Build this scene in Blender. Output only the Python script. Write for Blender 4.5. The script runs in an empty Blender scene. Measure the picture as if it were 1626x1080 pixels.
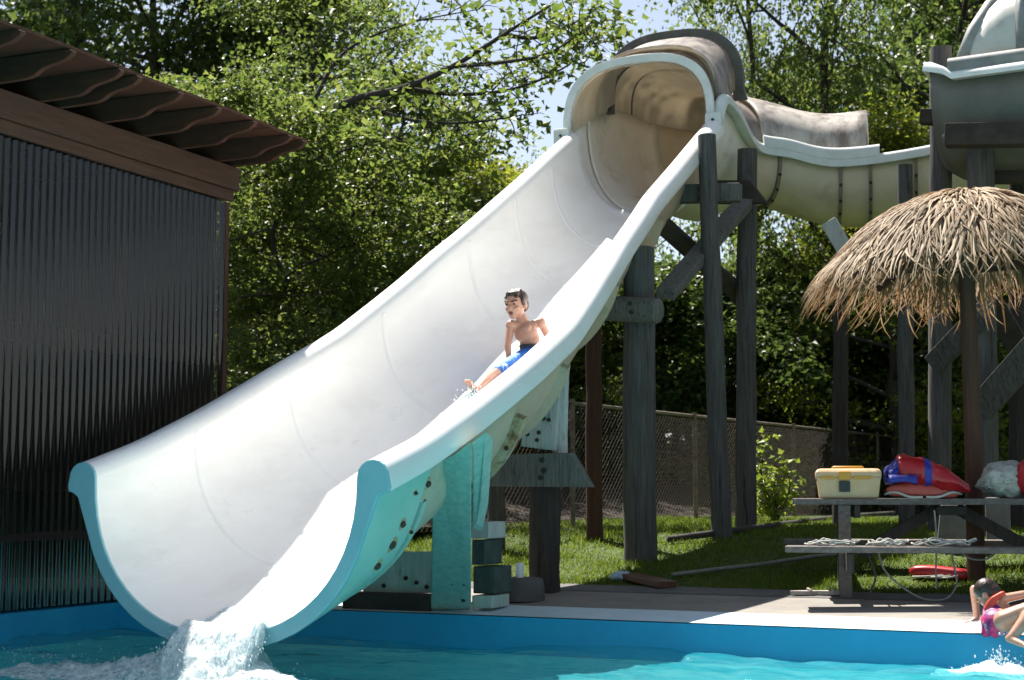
import bpy, bmesh, math, random
import numpy as np
from mathutils import Vector, Matrix, Euler, noise

R = math.radians
scene = bpy.context.scene
COL = scene.collection
random.seed(7)
NP = np.random.RandomState(11)

# ------------------------------------------------------------------ camera frame
F, HZ, EYE = 2400.0, 782.0, 0.82
TH = math.atan((HZ - 540) / F)
CA, SA = 0.9103, 0.4139          # the pool edge is the X axis, the slide runs along Y


def ray(px, py):
    a = (px - 813) / F
    b = (540 - py) / F
    fw = math.cos(TH) - math.sin(TH) * b
    up = math.sin(TH) + math.cos(TH) * b
    return Vector((a * CA - fw * SA, a * SA + fw * CA, up)), fw


def W(px, py, Y):
    r, _ = ray(px, py)
    return Vector((0, 0, EYE)) + r * (Y / r.y)


def WX(px, py, X):
    r, _ = ray(px, py)
    return Vector((0, 0, EYE)) + r * (X / r.x)


def WD(px, py, D):
    r, fw = ray(px, py)
    return Vector((0, 0, EYE)) + r * (D / fw)


# ------------------------------------------------------------------ materials
MATS = {}


def nodes_of(m):
    m.use_nodes = True
    nt = m.node_tree
    return nt, nt.nodes, nt.links


def mat(name, c1, c2=None, scale=6.0, rough=0.6, bump=0.0, bscale=40.0, stretch=(1, 1, 1), spec=0.5,
        metallic=0.0, detail=6.0, c3=None, c3scale=2.0, c3lo=0.55, c3hi=0.7, lo=0.35, hi=0.65, sss=0.0, coat=0.0, coords='Object',
        rough2=None, bdist=0.01):
    if name in MATS:
        return MATS[name]
    m = bpy.data.materials.new(name)
    nt, N, L = nodes_of(m)
    b = N['Principled BSDF']
    b.inputs['Roughness'].default_value = rough
    b.inputs['Metallic'].default_value = metallic
    b.inputs['Specular IOR Level'].default_value = spec
    b.inputs['Base Color'].default_value = (*c1, 1)
    if coat:
        b.inputs['Coat Weight'].default_value = coat
        b.inputs['Coat Roughness'].default_value = 0.08
    tc = N.new('ShaderNodeTexCoord')
    mp = N.new('ShaderNodeMapping')
    mp.inputs['Scale'].default_value = stretch
    L.new(tc.outputs[coords], mp.inputs['Vector'])
    if c2 is not None:
        n = N.new('ShaderNodeTexNoise')
        n.inputs['Scale'].default_value = scale
        n.inputs['Detail'].default_value = detail
        n.inputs['Roughness'].default_value = 0.65
        L.new(mp.outputs['Vector'], n.inputs['Vector'])
        r = N.new('ShaderNodeValToRGB')
        r.color_ramp.elements[0].position = lo
        r.color_ramp.elements[1].position = hi
        r.color_ramp.elements[0].color = (*c1, 1)
        r.color_ramp.elements[1].color = (*c2, 1)
        L.new(n.outputs['Fac'], r.inputs['Fac'])
        out = r.outputs['Color']
        if c3 is not None:
            n3 = N.new('ShaderNodeTexNoise')
            n3.inputs['Scale'].default_value = c3scale
            n3.inputs['Detail'].default_value = 8
            n3.inputs['Roughness'].default_value = 0.7
            L.new(mp.outputs['Vector'], n3.inputs['Vector'])
            mr = N.new('ShaderNodeMapRange')
            mr.inputs['From Min'].default_value = c3lo
            mr.inputs['From Max'].default_value = c3hi
            L.new(n3.outputs['Fac'], mr.inputs['Value'])
            mx = N.new('ShaderNodeMix')
            mx.data_type = 'RGBA'
            L.new(mr.outputs['Result'], mx.inputs['Factor'])
            L.new(out, mx.inputs[6])
            mx.inputs[7].default_value = (*c3, 1)
            out = mx.outputs[2]
        L.new(out, b.inputs['Base Color'])
        if rough2 is not None:
            mr2 = N.new('ShaderNodeMapRange')
            mr2.inputs['To Min'].default_value = rough
            mr2.inputs['To Max'].default_value = rough2
            L.new(n.outputs['Fac'], mr2.inputs['Value'])
            L.new(mr2.outputs['Result'], b.inputs['Roughness'])
    if bump:
        nb = N.new('ShaderNodeTexNoise')
        nb.inputs['Scale'].default_value = bscale
        nb.inputs['Detail'].default_value = 5
        L.new(mp.outputs['Vector'], nb.inputs['Vector'])
        bp = N.new('ShaderNodeBump')
        bp.inputs['Strength'].default_value = bump
        bp.inputs['Distance'].default_value = bdist
        L.new(nb.outputs['Fac'], bp.inputs['Height'])
        L.new(bp.outputs['Normal'], b.inputs['Normal'])
    MATS[name] = m
    return m


def leaf_mat(name, ca, cb, cc, trans=0.45, rough=0.45):
    m = bpy.data.materials.new(name)
    nt, N, L = nodes_of(m)
    out = N['Material Output']
    b = N['Principled BSDF']
    g = N.new('ShaderNodeNewGeometry')
    r = N.new('ShaderNodeValToRGB')
    e = r.color_ramp.elements
    e[0].position = 0.0
    e[0].color = (*ca, 1)
    e[1].position = 1.0
    e[1].color = (*cc, 1)
    k = e.new(0.55)
    k.color = (*cb, 1)
    L.new(g.outputs['Random Per Island'], r.inputs['Fac'])
    L.new(r.outputs['Color'], b.inputs['Base Color'])
    b.inputs['Roughness'].default_value = rough
    b.inputs['Specular IOR Level'].default_value = 0.45
    t = N.new('ShaderNodeBsdfTranslucent')
    hs = N.new('ShaderNodeHueSaturation')
    hs.inputs['Hue'].default_value = 0.485
    hs.inputs['Saturation'].default_value = 1.0
    hs.inputs['Value'].default_value = 1.7
    L.new(r.outputs['Color'], hs.inputs['Color'])
    L.new(hs.outputs['Color'], t.inputs['Color'])
    mx = N.new('ShaderNodeMixShader')
    mx.inputs['Fac'].default_value = trans
    L.new(b.outputs['BSDF'], mx.inputs[1])
    L.new(t.outputs['BSDF'], mx.inputs[2])
    L.new(mx.outputs['Shader'], out.inputs['Surface'])
    return m


# ------------------------------------------------------------------ mesh builder
def frame(d):
    d = d.normalized()
    u = Vector((0, 0, 1)) if abs(d.z) < 0.95 else Vector((1, 0, 0))
    s = d.cross(u).normalized()
    return d, s, s.cross(d).normalized()


class MB:
    def __init__(self):
        self.v, self.f = [], []

    def add(self, vs, fs):
        o = len(self.v)
        self.v.extend([tuple(p) for p in vs])
        self.f.extend([tuple(i + o for i in f) for f in fs])
        return self

    def box(self, c, s, rot=None):
        c = Vector(c)
        M = rot if rot is not None else Matrix.Identity(3)
        if isinstance(M, (int, float)):
            M = Matrix.Rotation(M, 3, 'Z')
        vs = [c + M @ Vector((x * s[0] / 2, y * s[1] / 2, z * s[2] / 2)) for z in (-1, 1) for x, y in ((-1, -1), (1, -1), (1, 1), (-1, 1))]
        return self.add(vs, [(3, 2, 1, 0), (4, 5, 6, 7), (0, 1, 5, 4), (1, 2, 6, 5), (2, 3, 7, 6), (3, 0, 4, 7)])

    def beam(self, p, q, w, h, side=None):
        """square bar p->q; w along 'side' (horizontal by default), h the other way"""
        p, q = Vector(p), Vector(q)
        d = (q - p).normalized()
        if side is None:
            _, s, u = frame(d)
        else:
            s = (Vector(side) - d * d.dot(Vector(side))).normalized()
            u = s.cross(d).normalized()
        vs = []
        for e in (p, q):
            vs += [e - s * w / 2 - u * h / 2, e + s * w / 2 - u * h / 2, e + s * w / 2 + u * h / 2, e - s * w / 2 + u * h / 2]
        return self.add(vs, [(3, 2, 1, 0), (4, 5, 6, 7), (0, 1, 5, 4), (1, 2, 6, 5), (2, 3, 7, 6), (3, 0, 4, 7)])

    def tube(self, pts, rad, n=8, caps=True, wob=0.0, seed=0):
        pts = [Vector(p) for p in pts]
        if not hasattr(rad, '__len__'):
            rad = [rad] * len(pts)
        vs, fs = [], []
        ps = None
        for i, p in enumerate(pts):
            d = (pts[min(i + 1, len(pts) - 1)] - pts[max(i - 1, 0)])
            if d.length < 1e-9:
                d = Vector((0, 0, 1))
            d.normalize()
            if ps is None:
                _, s, _ = frame(d)
            else:
                s = ps - d * d.dot(ps)
                if s.length < 1e-6:
                    _, s, _ = frame(d)
                s.normalize()
            ps = s
            u = d.cross(s)
            for k in range(n):
                a = 2 * math.pi * k / n
                r = rad[i]
                if wob:
                    r *= 1 + wob * noise.noise(Vector((math.cos(a) * 1.4 + seed * 7.3, math.sin(a) * 1.4, p.z * 0.9 + i * .1)))
                vs.append(p + s * math.cos(a) * r + u * math.sin(a) * r)
        for i in range(len(pts) - 1):
            for k in range(n):
                a, b = i * n + k, i * n + (k + 1) % n
                fs.append((a, b, b + n, a + n))
        if caps:
            fs.append(tuple(range(n - 1, -1, -1)))
            fs.append(tuple((len(pts) - 1) * n + k for k in range(n)))
        return self.add(vs, fs)

    def lathe(self, prof, c=(0, 0, 0), n=24, M=None):
        c = Vector(c)
        vs, fs = [], []
        for r, z in prof:
            for k in range(n):
                a = 2 * math.pi * k / n
                p = Vector((r * math.cos(a), r * math.sin(a), z))
                vs.append(c + (M @ p if M is not None else p))
        for i in range(len(prof) - 1):
            for k in range(n):
                a, b = i * n + k, i * n + (k + 1) % n
                fs.append((a, b, b + n, a + n))
        fs.append(tuple(range(n - 1, -1, -1)))
        fs.append(tuple((len(prof) - 1) * n + k for k in range(n)))
        return self.add(vs, fs)

    def ell(self, c, r, M=None, nu=16, nv=10):
        c = Vector(c)
        vs, fs = [], []
        if not hasattr(r, '__len__'):
            r = (r, r, r)
        for i in range(nv + 1):
            t = math.pi * i / nv
            for k in range(nu):
                a = 2 * math.pi * k / nu
                p = Vector((r[0] * math.sin(t) * math.cos(a), r[1] * math.sin(t) * math.sin(a), r[2] * math.cos(t)))
                vs.append(c + (M @ p if M is not None else p))
        for i in range(nv):
            for k in range(nu):
                a, b = i * nu + k, i * nu + (k + 1) % nu
                fs.append((b, a, a + nu, b + nu))
        return self.add(vs, fs)

    def cap(self, p, q, r1, r2, n=12):
        """tapered capsule"""
        p, q = Vector(p), Vector(q)
        d = (q - p).normalized()
        pts, rs = [], []
        for i in range(5):
            a = math.pi / 2 * (1 - i / 4)
            pts.append(p - d * r1 * math.sin(a))
            rs.append(max(r1 * math.cos(a), 1e-4))
        for i in range(5):
            a = math.pi / 2 * i / 4
            pts.append(q + d * r2 * math.sin(a))
            rs.append(max(r2 * math.cos(a), 1e-4))
        return self.tube(pts, rs, n)

    def loft(self, secs, closed=False, capends=False):
        n = len(secs[0])
        vs, fs = [p for s in secs for p in s], []
        for i in range(len(secs) - 1):
            for k in range(n if closed else n - 1):
                a, b = i * n + k, i * n + (k + 1) % n
                fs.append((a, b, b + n, a + n))
        if capends:
            fs.append(tuple(range(n - 1, -1, -1)))
            fs.append(tuple((len(secs) - 1) * n + k for k in range(n)))
        return self.add(vs, fs)

    def prism(self, poly, off):
        n = len(poly)
        off = Vector(off)
        vs = [Vector(p) for p in poly] + [Vector(p) + off for p in poly]
        fs = [tuple(range(n - 1, -1, -1)), tuple(range(n, 2 * n))] + [(i, (i + 1) % n, (i + 1) % n + n, i + n) for i in range(n)]
        return self.add(vs, fs)

    def build(self, name, m, parent=None, smooth=False, bevel=0.0, solid=0.0, sub=0, origin=None, angle=None):
        me = bpy.data.meshes.new(name)
        me.from_pydata(self.v, [], self.f)
        if m is not None:
            me.materials.append(m)
        o = bpy.data.objects.new(name, me)
        COL.objects.link(o)
        if parent is not None:
            o.parent = parent
            pl = parent
            off = Vector((0, 0, 0))
            while pl is not None:
                off += Vector(pl.location)
                pl = pl.parent
            me.transform(Matrix.Translation(-off))
        elif origin is not None:
            me.transform(Matrix.Translation(-Vector(origin)))
            o.location = origin
        bm = bmesh.new()
        bm.from_mesh(me)
        bmesh.ops.recalc_face_normals(bm, faces=bm.faces)
        bm.to_mesh(me)
        bm.free()
        if smooth:
            me.polygons.foreach_set('use_smooth', [True] * len(me.polygons))
            if angle:
                me.set_sharp_from_angle(angle=R(angle))
        if solid:
            md = o.modifiers.new('thickness', 'SOLIDIFY')
            md.thickness = solid
            md.offset = 0
        if sub:
            md = o.modifiers.new('sub', 'SUBSURF')
            md.levels = sub
            md.render_levels = sub
        if bevel:
            md = o.modifiers.new('bevel', 'BEVEL')
            md.width = bevel
            md.segments = 2
            md.limit_method = 'ANGLE'
        return o


def fast_mesh(name, verts, faces, m, parent=None, smooth=False):
    """verts (n,3) array, faces (k,c) array of equal-sized faces"""
    me = bpy.data.meshes.new(name)
    n, (k, c) = len(verts), faces.shape
    me.vertices.add(n)
    me.vertices.foreach_set('co', np.asarray(verts, np.float32).ravel())
    me.loops.add(k * c)
    me.loops.foreach_set('vertex_index', faces.astype(np.int32).ravel())
    me.polygons.add(k)
    me.polygons.foreach_set('loop_start', np.arange(0, k * c, c, dtype=np.int32))
    me.update(calc_edges=True)
    if smooth:
        me.polygons.foreach_set('use_smooth', np.ones(k, bool))
    me.materials.append(m)
    if name.startswith('_'):
        return me
    o = bpy.data.objects.new(name, me)
    COL.objects.link(o)
    if parent is not None:
        o.parent = parent
    return o


def tag(o, label=None, cat=None, group=None, kind=None):
    if label:
        o['label'] = label
    if cat:
        o['category'] = cat
    if group:
        o['group'] = group
    if kind:
        o['kind'] = kind
    return o


def thing(name, label, cat, loc=(0, 0, 0), group=None):
    o = bpy.data.objects.new(name, None)
    COL.objects.link(o)
    o.location = loc
    o.empty_display_size = 0.2
    return tag(o, label, cat, group)


def lerp(a, b, t):
    return a + (b - a) * t


def smoothpath(pts, n):
    """Catmull-Rom through points"""
    pts = [Vector(p) for p in pts]
    out = []
    m = len(pts) - 1
    for i in range(n + 1):
        t = i / n * m
        k = min(int(t), m - 1)
        u = t - k
        p0, p1, p2, p3 = pts[max(k - 1, 0)], pts[k], pts[k + 1], pts[min(k + 2, m)]
        out.append(0.5 * ((2 * p1) + (p2 - p0) * u + (2 * p0 - 5 * p1 + 4 * p2 - p3) * u * u + (3 * p1 - p0 - 3 * p2 + p3) * u ** 3))
    return out


# ground height: level deck, then a lawn that rises towards the fence
GY = [-100, 9.25, 9.7, 11.0, 12.2, 13.3, 15.0, 20.0, 400]
GZ = [0.0, 0.0, 0.02, 0.11, 0.28, 0.44, 0.50, 0.50, 0.50]


def gz(y):
    return float(np.interp(y, GY, GZ))


# ------------------------------------------------------------------ palette
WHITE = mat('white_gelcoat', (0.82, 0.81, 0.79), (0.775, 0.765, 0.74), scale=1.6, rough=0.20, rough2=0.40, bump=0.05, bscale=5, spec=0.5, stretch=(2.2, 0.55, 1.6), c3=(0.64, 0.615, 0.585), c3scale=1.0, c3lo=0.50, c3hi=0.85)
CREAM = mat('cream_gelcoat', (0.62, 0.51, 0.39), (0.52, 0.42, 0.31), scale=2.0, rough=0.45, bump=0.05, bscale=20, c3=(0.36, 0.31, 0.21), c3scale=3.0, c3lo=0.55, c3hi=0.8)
TURQ_LIP = mat('turquoise_lip_paint', (0.20, 0.41, 0.47), (0.25, 0.46, 0.51), scale=3, rough=0.45, bump=0.04, bscale=60)
TURQ = mat('turquoise_plank_paint', (0.25, 0.38, 0.33), (0.44, 0.53, 0.47), scale=3.2, rough=0.7, stretch=(7, 7, 0.9), bump=0.15, bscale=14, c3=(0.05, 0.10, 0.085), c3scale=2.6, c3lo=0.60, c3hi=0.80, lo=.3, hi=.7)
TURQ_SHELL = mat('turquoise_shell_paint', (0.42, 0.63, 0.55), (0.33, 0.55, 0.48), scale=3, rough=0.45, c3=(0.30, 0.22, 0.10), c3scale=6, c3lo=0.66, c3hi=0.74, bump=0.05, bscale=30)
RUST = mat('rusty_bolt_steel', (0.10, 0.05, 0.025), (0.03, 0.018, 0.012), scale=60, rough=0.8, bump=0.3, bscale=200)
RUSTSTAIN = mat('rust_stained_gelcoat', (0.42, 0.28, 0.13), (0.58, 0.50, 0.38), scale=9, rough=0.6, c3=(0.16, 0.07, 0.025), c3scale=6, c3lo=0.52, c3hi=0.66)
FLANGE = mat('grey_flange_gelcoat', (0.26, 0.26, 0.25), (0.17, 0.17, 0.165), scale=5, rough=0.55, c3=(0.14, 0.13, 0.12), c3scale=5, c3lo=0.55, c3hi=0.75, bump=0.1, bscale=50)
PALEFLANGE = mat('pale_flange_gelcoat', (0.66, 0.68, 0.66), (0.56, 0.58, 0.55), scale=5, rough=0.4, c3=(0.35, 0.33, 0.28), c3scale=6, c3lo=0.6, c3hi=0.8)
DARKFLANGE = mat('dark_flange_gelcoat', (0.1120, 0.1015, 0.0840), (0.0630, 0.0595, 0.0525), scale=6, rough=0.6, c3=(0.1540, 0.1400, 0.1190), c3scale=4, c3lo=0.55, c3hi=0.7)
POLE = mat('weathered_grey_pole', (0.1087, 0.1051, 0.1014), (0.0544, 0.0507, 0.0479), scale=5, stretch=(9, 9, 0.5), rough=0.9, bump=0.7, bscale=7, c3=(0.0165, 0.0143, 0.0121), c3scale=3.2, c3lo=0.54, c3hi=0.68)
POLEDK = mat('creosote_dark_pole', (0.0505, 0.0393, 0.0328), (0.0238, 0.0190, 0.0161), scale=5, stretch=(9, 9, 0.5), rough=0.9, bump=0.7, bscale=7, c3=(0.0075, 0.0060, 0.0050), c3scale=3.2, c3lo=0.54, c3hi=0.68)
POLEBR = mat('brown_stained_pole', (0.0864, 0.0360, 0.0187), (0.0504, 0.0202, 0.0108), scale=5, stretch=(9, 9, 0.5), rough=0.8, bump=0.4, bscale=8)
PLANKG = mat('weathered_grey_plank', (0.1624, 0.1586, 0.1469), (0.0850, 0.0813, 0.0735), scale=5, stretch=(8, 8, 0.8), rough=0.9, bump=0.5, bscale=9, c3=(0.0350, 0.0385, 0.0315), c3scale=3, c3lo=0.55, c3hi=0.7)
PLANKW = mat('whitewashed_plank', (0.50, 0.51, 0.49), (0.36, 0.37, 0.36), scale=5, stretch=(8, 8, 0.8), rough=0.85, bump=0.4, bscale=9, c3=(0.14, 0.12, 0.09), c3scale=4, c3lo=0.58, c3hi=0.72)
BEAMDK = mat('dark_timber', (0.0525, 0.0413, 0.0338), (0.0263, 0.0210, 0.0165), scale=6, stretch=(1, 1, 1), rough=0.9, bump=0.5, bscale=18)
BOLTDK = mat('dark_bolt_head', (0.02, 0.018, 0.016), rough=0.7)
CEDAR = mat('red_brown_cedar', (0.0850, 0.0375, 0.0225), (0.0500, 0.0225, 0.0140), scale=4, stretch=(8, 0.6, 8), rough=0.8, bump=0.4, bscale=10, c3=(0.0200, 0.0100, 0.0070), c3scale=3, c3lo=0.6, c3hi=0.75)
CEDARV = mat('red_brown_cedar_upright', (0.0850, 0.0375, 0.0225), (0.0500, 0.0225, 0.0140), scale=4, stretch=(8, 8, 0.6), rough=0.8, bump=0.4, bscale=10)
RAFTER = mat('rafter_brown_wood', (0.0902, 0.0290, 0.0137), (0.0522, 0.0174, 0.0088), scale=4, stretch=(0.8, 8, 5), rough=0.8, bump=0.3, bscale=10)

RIBM = mat('grubby_joint_rib', (0.22, 0.19, 0.14), (0.13, 0.11, 0.085), scale=9, rough=.7)
CREAMIN = mat('pale_inner_gelcoat', (0.76, 0.73, 0.67), (0.70, 0.65, 0.57), scale=2.2, rough=.35, c3=(0.42, 0.35, 0.26), c3scale=2.4, c3lo=.54, c3hi=.78)
# ================================================================== SETTING
GRASSG = mat('lawn_soil', (0.04, 0.07, 0.012), (0.065, 0.10, 0.018), scale=9, rough=0.95, bump=0.6, bscale=60, c3=(0.10, 0.085, 0.05), c3scale=2.2, c3lo=0.6, c3hi=0.75)
DECKM = mat('pool_deck_concrete', (0.25, 0.225, 0.20), (0.21, 0.19, 0.172), scale=5, rough=0.85, bump=0.35, bscale=120, c3=(0.14, 0.13, 0.12), c3scale=1.1, c3lo=0.5, c3hi=0.72, bdist=0.004)
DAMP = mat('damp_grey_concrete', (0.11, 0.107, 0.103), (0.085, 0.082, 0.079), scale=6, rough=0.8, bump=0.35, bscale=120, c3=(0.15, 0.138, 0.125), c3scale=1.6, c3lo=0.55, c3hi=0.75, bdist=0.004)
COPING = mat('pale_blue_coping_paint', (0.50, 0.64, 0.72), (0.58, 0.70, 0.77), scale=7, rough=0.6, bump=0.2, bscale=60, c3=(0.28, 0.44, 0.56), c3scale=3, c3lo=0.6, c3hi=0.8)
BLUEW = mat('blue_pool_wall_paint', (0.012, 0.29, 0.52), (0.015, 0.33, 0.57), scale=2, rough=0.5, bump=0.15, bscale=25, c3=(0.03, 0.20, 0.36), c3scale=2.5, c3lo=0.58, c3hi=0.8)
BANKM = mat('leaf_litter_soil', (0.030, 0.017, 0.010), (0.015, 0.009, 0.006), scale=14, rough=1.0, bump=0.8, bscale=40, c3=(0.018, 0.024, 0.008), c3scale=3, c3lo=0.55, c3hi=0.7)

PX0, PX1, PY0, PY1 = -7.44, 7.0, -7.0, 9.25

# one ground sheet, open where the pool is
m = MB()
xs = [-400, -60, -20, -12, PX0, -6, -5, -4, -3, -2, -1, 0, 1.5, 3, PX1, 15, 40, 400]
ys = [9.25, 9.45, 9.7, 10.3, 11.0, 11.4, 11.8, 12.2, 12.6, 13.0, 13.3, 14.0, 15.0, 17, 20, 30, 60, 400]
g = len(xs)
vs = [(x, y, gz(y) - 0.012) for y in ys for x in xs]
fs = [(j * g + i, j * g + i + 1, (j + 1) * g + i + 1, (j + 1) * g + i) for j in range(len(ys) - 1) for i in range(g - 1)]
m.add(vs, fs)
for x0, x1, y0, y1 in ((-400, PX0, -400, 9.25), (PX1, 400, -400, 9.25), (PX0, PX1, -400, PY0)):
    m.add([(x0, y0, -.012), (x1, y0, -.012), (x1, y1, -.012), (x0, y1, -.012)], [(0, 1, 2, 3)])
tag(m.build('ground', GRASSG), kind='structure')

# deck, damp strip and painted coping: sheets one above the other
def sheet(name, x0, x1, ys, dz, mt, wavy=0.0, nx=60):
    vs, fs = [], []
    n = nx + 1
    for j, y in enumerate(ys):
        for i in range(n):
            x = lerp(x0, x1, i / nx)
            yy = y
            if wavy and j == len(ys) - 1:
                yy += wavy * (noise.noise(Vector((x * 1.7, y, 0))) + 0.6 * noise.noise(Vector((x * 6.1, y, 3))))
            vs.append((x, yy, gz(yy) + dz))
    for j in range(len(ys) - 1):
        for i in range(nx):
            fs.append((j * n + i, j * n + i + 1, (j + 1) * n + i + 1, (j + 1) * n + i))
    return tag(MB().add(vs, fs).build(name, mt), kind='structure')


sheet('pool_deck', PX0, PX1, [9.25, 9.45, 9.7, 10.1, 10.5, 11.02], 0.0, DECKM, 0.10, 120)
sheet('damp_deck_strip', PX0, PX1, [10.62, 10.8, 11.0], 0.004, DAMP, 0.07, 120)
sheet('coping_strip', PX0, PX1, [9.25, 9.5, 9.8], 0.004, COPING, 0.015, 120)
# left-hand deck under the shed
MB().add([(-14, 2, 0), (PX0, 2, 0), (PX0, 9.25, 0), (-14, 9.25, 0)], [(0, 1, 2, 3)])

# pool basin walls and floor
m = MB()
m.box(((PX0 + PX1) / 2, PY1 + .10, -.753), (PX1 - PX0 + .4, .2, 1.50))
m.box(((PX0 + PX1) / 2, PY0 - .10, -.753), (PX1 - PX0 + .4, .2, 1.50))
m.box((PX0 - .10, (PY0 + PY1) / 2, -.753), (.2, PY1 - PY0 - .004, 1.50))
m.box((PX1 + .10, (PY0 + PY1) / 2, -.753), (.2, PY1 - PY0 - .004, 1.50))
tag(m.build('pool_wall', BLUEW), kind='structure')
FLOORW = mat('pale_turquoise_pool_floor', (0.40, 0.72, 0.76), (0.34, 0.66, 0.71), scale=2, rough=.6)
m = MB()
m.box(((PX0 + PX1) / 2, (PY0 + PY1) / 2, -1.25), (PX1 - PX0 - .02, PY1 - PY0 - .02, .1))
for y in (PY0 + .006, PY1 - .006):
    m.box(((PX0 + PX1) / 2, y, -.72), (PX1 - PX0 - .0205, .008, .95))
for x in (PX0 + .006, PX1 - .006):
    m.box((x, (PY0 + PY1) / 2, -.72), (.008, PY1 - PY0 - .0205, .95))
tag(m.build('pool_floor', FLOORW), kind='structure')

# water surface with real waves
def wave(x, y):
    z = 0
    for ax, ay, k, a, p in ((.92, .40, 3.1, .010, .3), (-.5, .86, 4.7, .008, 1.2), (.15, .99, 7.9, .0065, 2.2), (.8, -.6, 11.3, .0042, .7), (.98, .2, 17, .0030, 4.1), (-.3, .95, 23, .0026, 2.9), (.6, .8, 31, .0022, 1.1), (.35, .93, 44, .0014, 5.1)):
        ph = k * (ax * x + ay * y) + p + 0.8 * np.sin(1.3 * x + .9 * y + p) + .5 * np.sin(2.9 * y - 2.1 * x + 2 * p)
        z = z + a * (np.sin(ph) + 0.35 * np.sin(2 * ph + .8))
    return z


WZ = -0.19
wx = np.concatenate([np.linspace(PX0, -6.9, 6), np.linspace(-6.85, .6, 270), np.linspace(.7, PX1, 40)])
wy = np.concatenate([np.linspace(PY0, 4.5, 60), np.linspace(4.53, PY1, 200)])
X, Y = np.meshgrid(wx, wy)
r2 = (X + 4.95) ** 2 + (Y - 6.3) ** 2
Z = WZ + wave(X, Y) * 1.25 + 0.02 * np.exp(-r2 / 1.5) * np.sin(14 * np.sqrt(r2))
V = np.stack([X, Y, Z], -1).reshape(-1, 3)
nx, ny = len(wx), len(wy)
I = np.arange(nx * ny).reshape(ny, nx)
Fq = np.stack([I[:-1, :-1], I[:-1, 1:], I[1:, 1:], I[1:, :-1]], -1).reshape(-1, 4)
WATER = bpy.data.materials.new('pool_water')
nt, N, L = nodes_of(WATER)
b = N['Principled BSDF']
b.inputs['Roughness'].default_value = 0.045
b.inputs['Specular IOR Level'].default_value = 0.5
b.inputs['IOR'].default_value = 1.33
tc = N.new('ShaderNodeTexCoord')
mp = N.new('ShaderNodeMapping')
mp.inputs['Scale'].default_value = (1.0, 2.2, 1)
mp.inputs['Rotation'].default_value = (0, 0, R(-20))
L.new(tc.outputs['Object'], mp.inputs['Vector'])
n1 = N.new('ShaderNodeTexNoise')
n1.inputs['Scale'].default_value = 2.4
n1.inputs['Detail'].default_value = 3
n1.inputs['Distortion'].default_value = 1.2
L.new(mp.outputs['Vector'], n1.inputs['Vector'])
rp = N.new('ShaderNodeValToRGB')
rp.color_ramp.elements[0].position = .35
rp.color_ramp.elements[1].position = .66
rp.color_ramp.elements[0].color = (0.02, 0.30, 0.36, 1)
rp.color_ramp.elements[1].color = (0.09, 0.40, 0.44, 1)
L.new(n1.outputs['Fac'], rp.inputs['Fac'])
L.new(rp.outputs['Color'], b.inputs['Base Color'])
n2 = N.new('ShaderNodeTexNoise')
n2.inputs['Scale'].default_value = 14
n2.inputs['Detail'].default_value = 3
L.new(mp.outputs['Vector'], n2.inputs['Vector'])
bp = N.new('ShaderNodeBump')
bp.inputs['Strength'].default_value = 0.6
bp.inputs['Distance'].default_value = 0.025
L.new(n2.outputs['Fac'], bp.inputs['Height'])
L.new(bp.outputs['Normal'], b.inputs['Normal'])
trw = N.new('ShaderNodeBsdfTransparent')
trw.inputs['Color'].default_value = (.62, .95, .97, 1)
lw = N.new('ShaderNodeLayerWeight')
lw.inputs['Blend'].default_value = .22
L.new(bp.outputs['Normal'], lw.inputs['Normal'])
mrw = N.new('ShaderNodeMapRange')
mrw.inputs['To Min'].default_value = .62
mrw.inputs['To Max'].default_value = .22
L.new(lw.outputs['Fresnel'], mrw.inputs['Value'])
mxw = N.new('ShaderNodeMixShader')
L.new(mrw.outputs['Result'], mxw.inputs['Fac'])
L.new(b.outputs['BSDF'], mxw.inputs[1])
L.new(trw.outputs['BSDF'], mxw.inputs[2])
L.new(mxw.outputs['Shader'], N['Material Output'].inputs['Surface'])
tag(fast_mesh('pool_water', V, Fq, WATER, smooth=True), kind='structure')

# dark soil bank behind the fence, rising into the wood
xs = np.linspace(-40, 60, 80)
ts = np.linspace(0, 1, 16)
FA, FB = WD(905, 640, 15.4), WD(1626, 715, 32.8)
FDIR = (Vector((FB.x, FB.y, 0)) - Vector((FA.x, FA.y, 0))).normalized()
FN = Vector((-FDIR.y, FDIR.x, 0))
vs = []
for t in ts:
    for s in xs:
        p = Vector((FA.x, FA.y, 0)) + FDIR * s + FN * (0.8 + 16 * t)
        z = .49 + 1.7 * (1 - (1 - t) ** 2) + .18 * noise.noise(Vector((p.x * .5, p.y * .5, 0))) * min(1, t * 6)
        vs.append((p.x, p.y, z))
n = len(xs)
fs = [(j * n + i, j * n + i + 1, (j + 1) * n + i + 1, (j + 1) * n + i) for j in range(len(ts) - 1) for i in range(n - 1)]
tag(MB().add(vs, fs).build('wooded_bank', BANKM, smooth=True), kind='structure')

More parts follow.
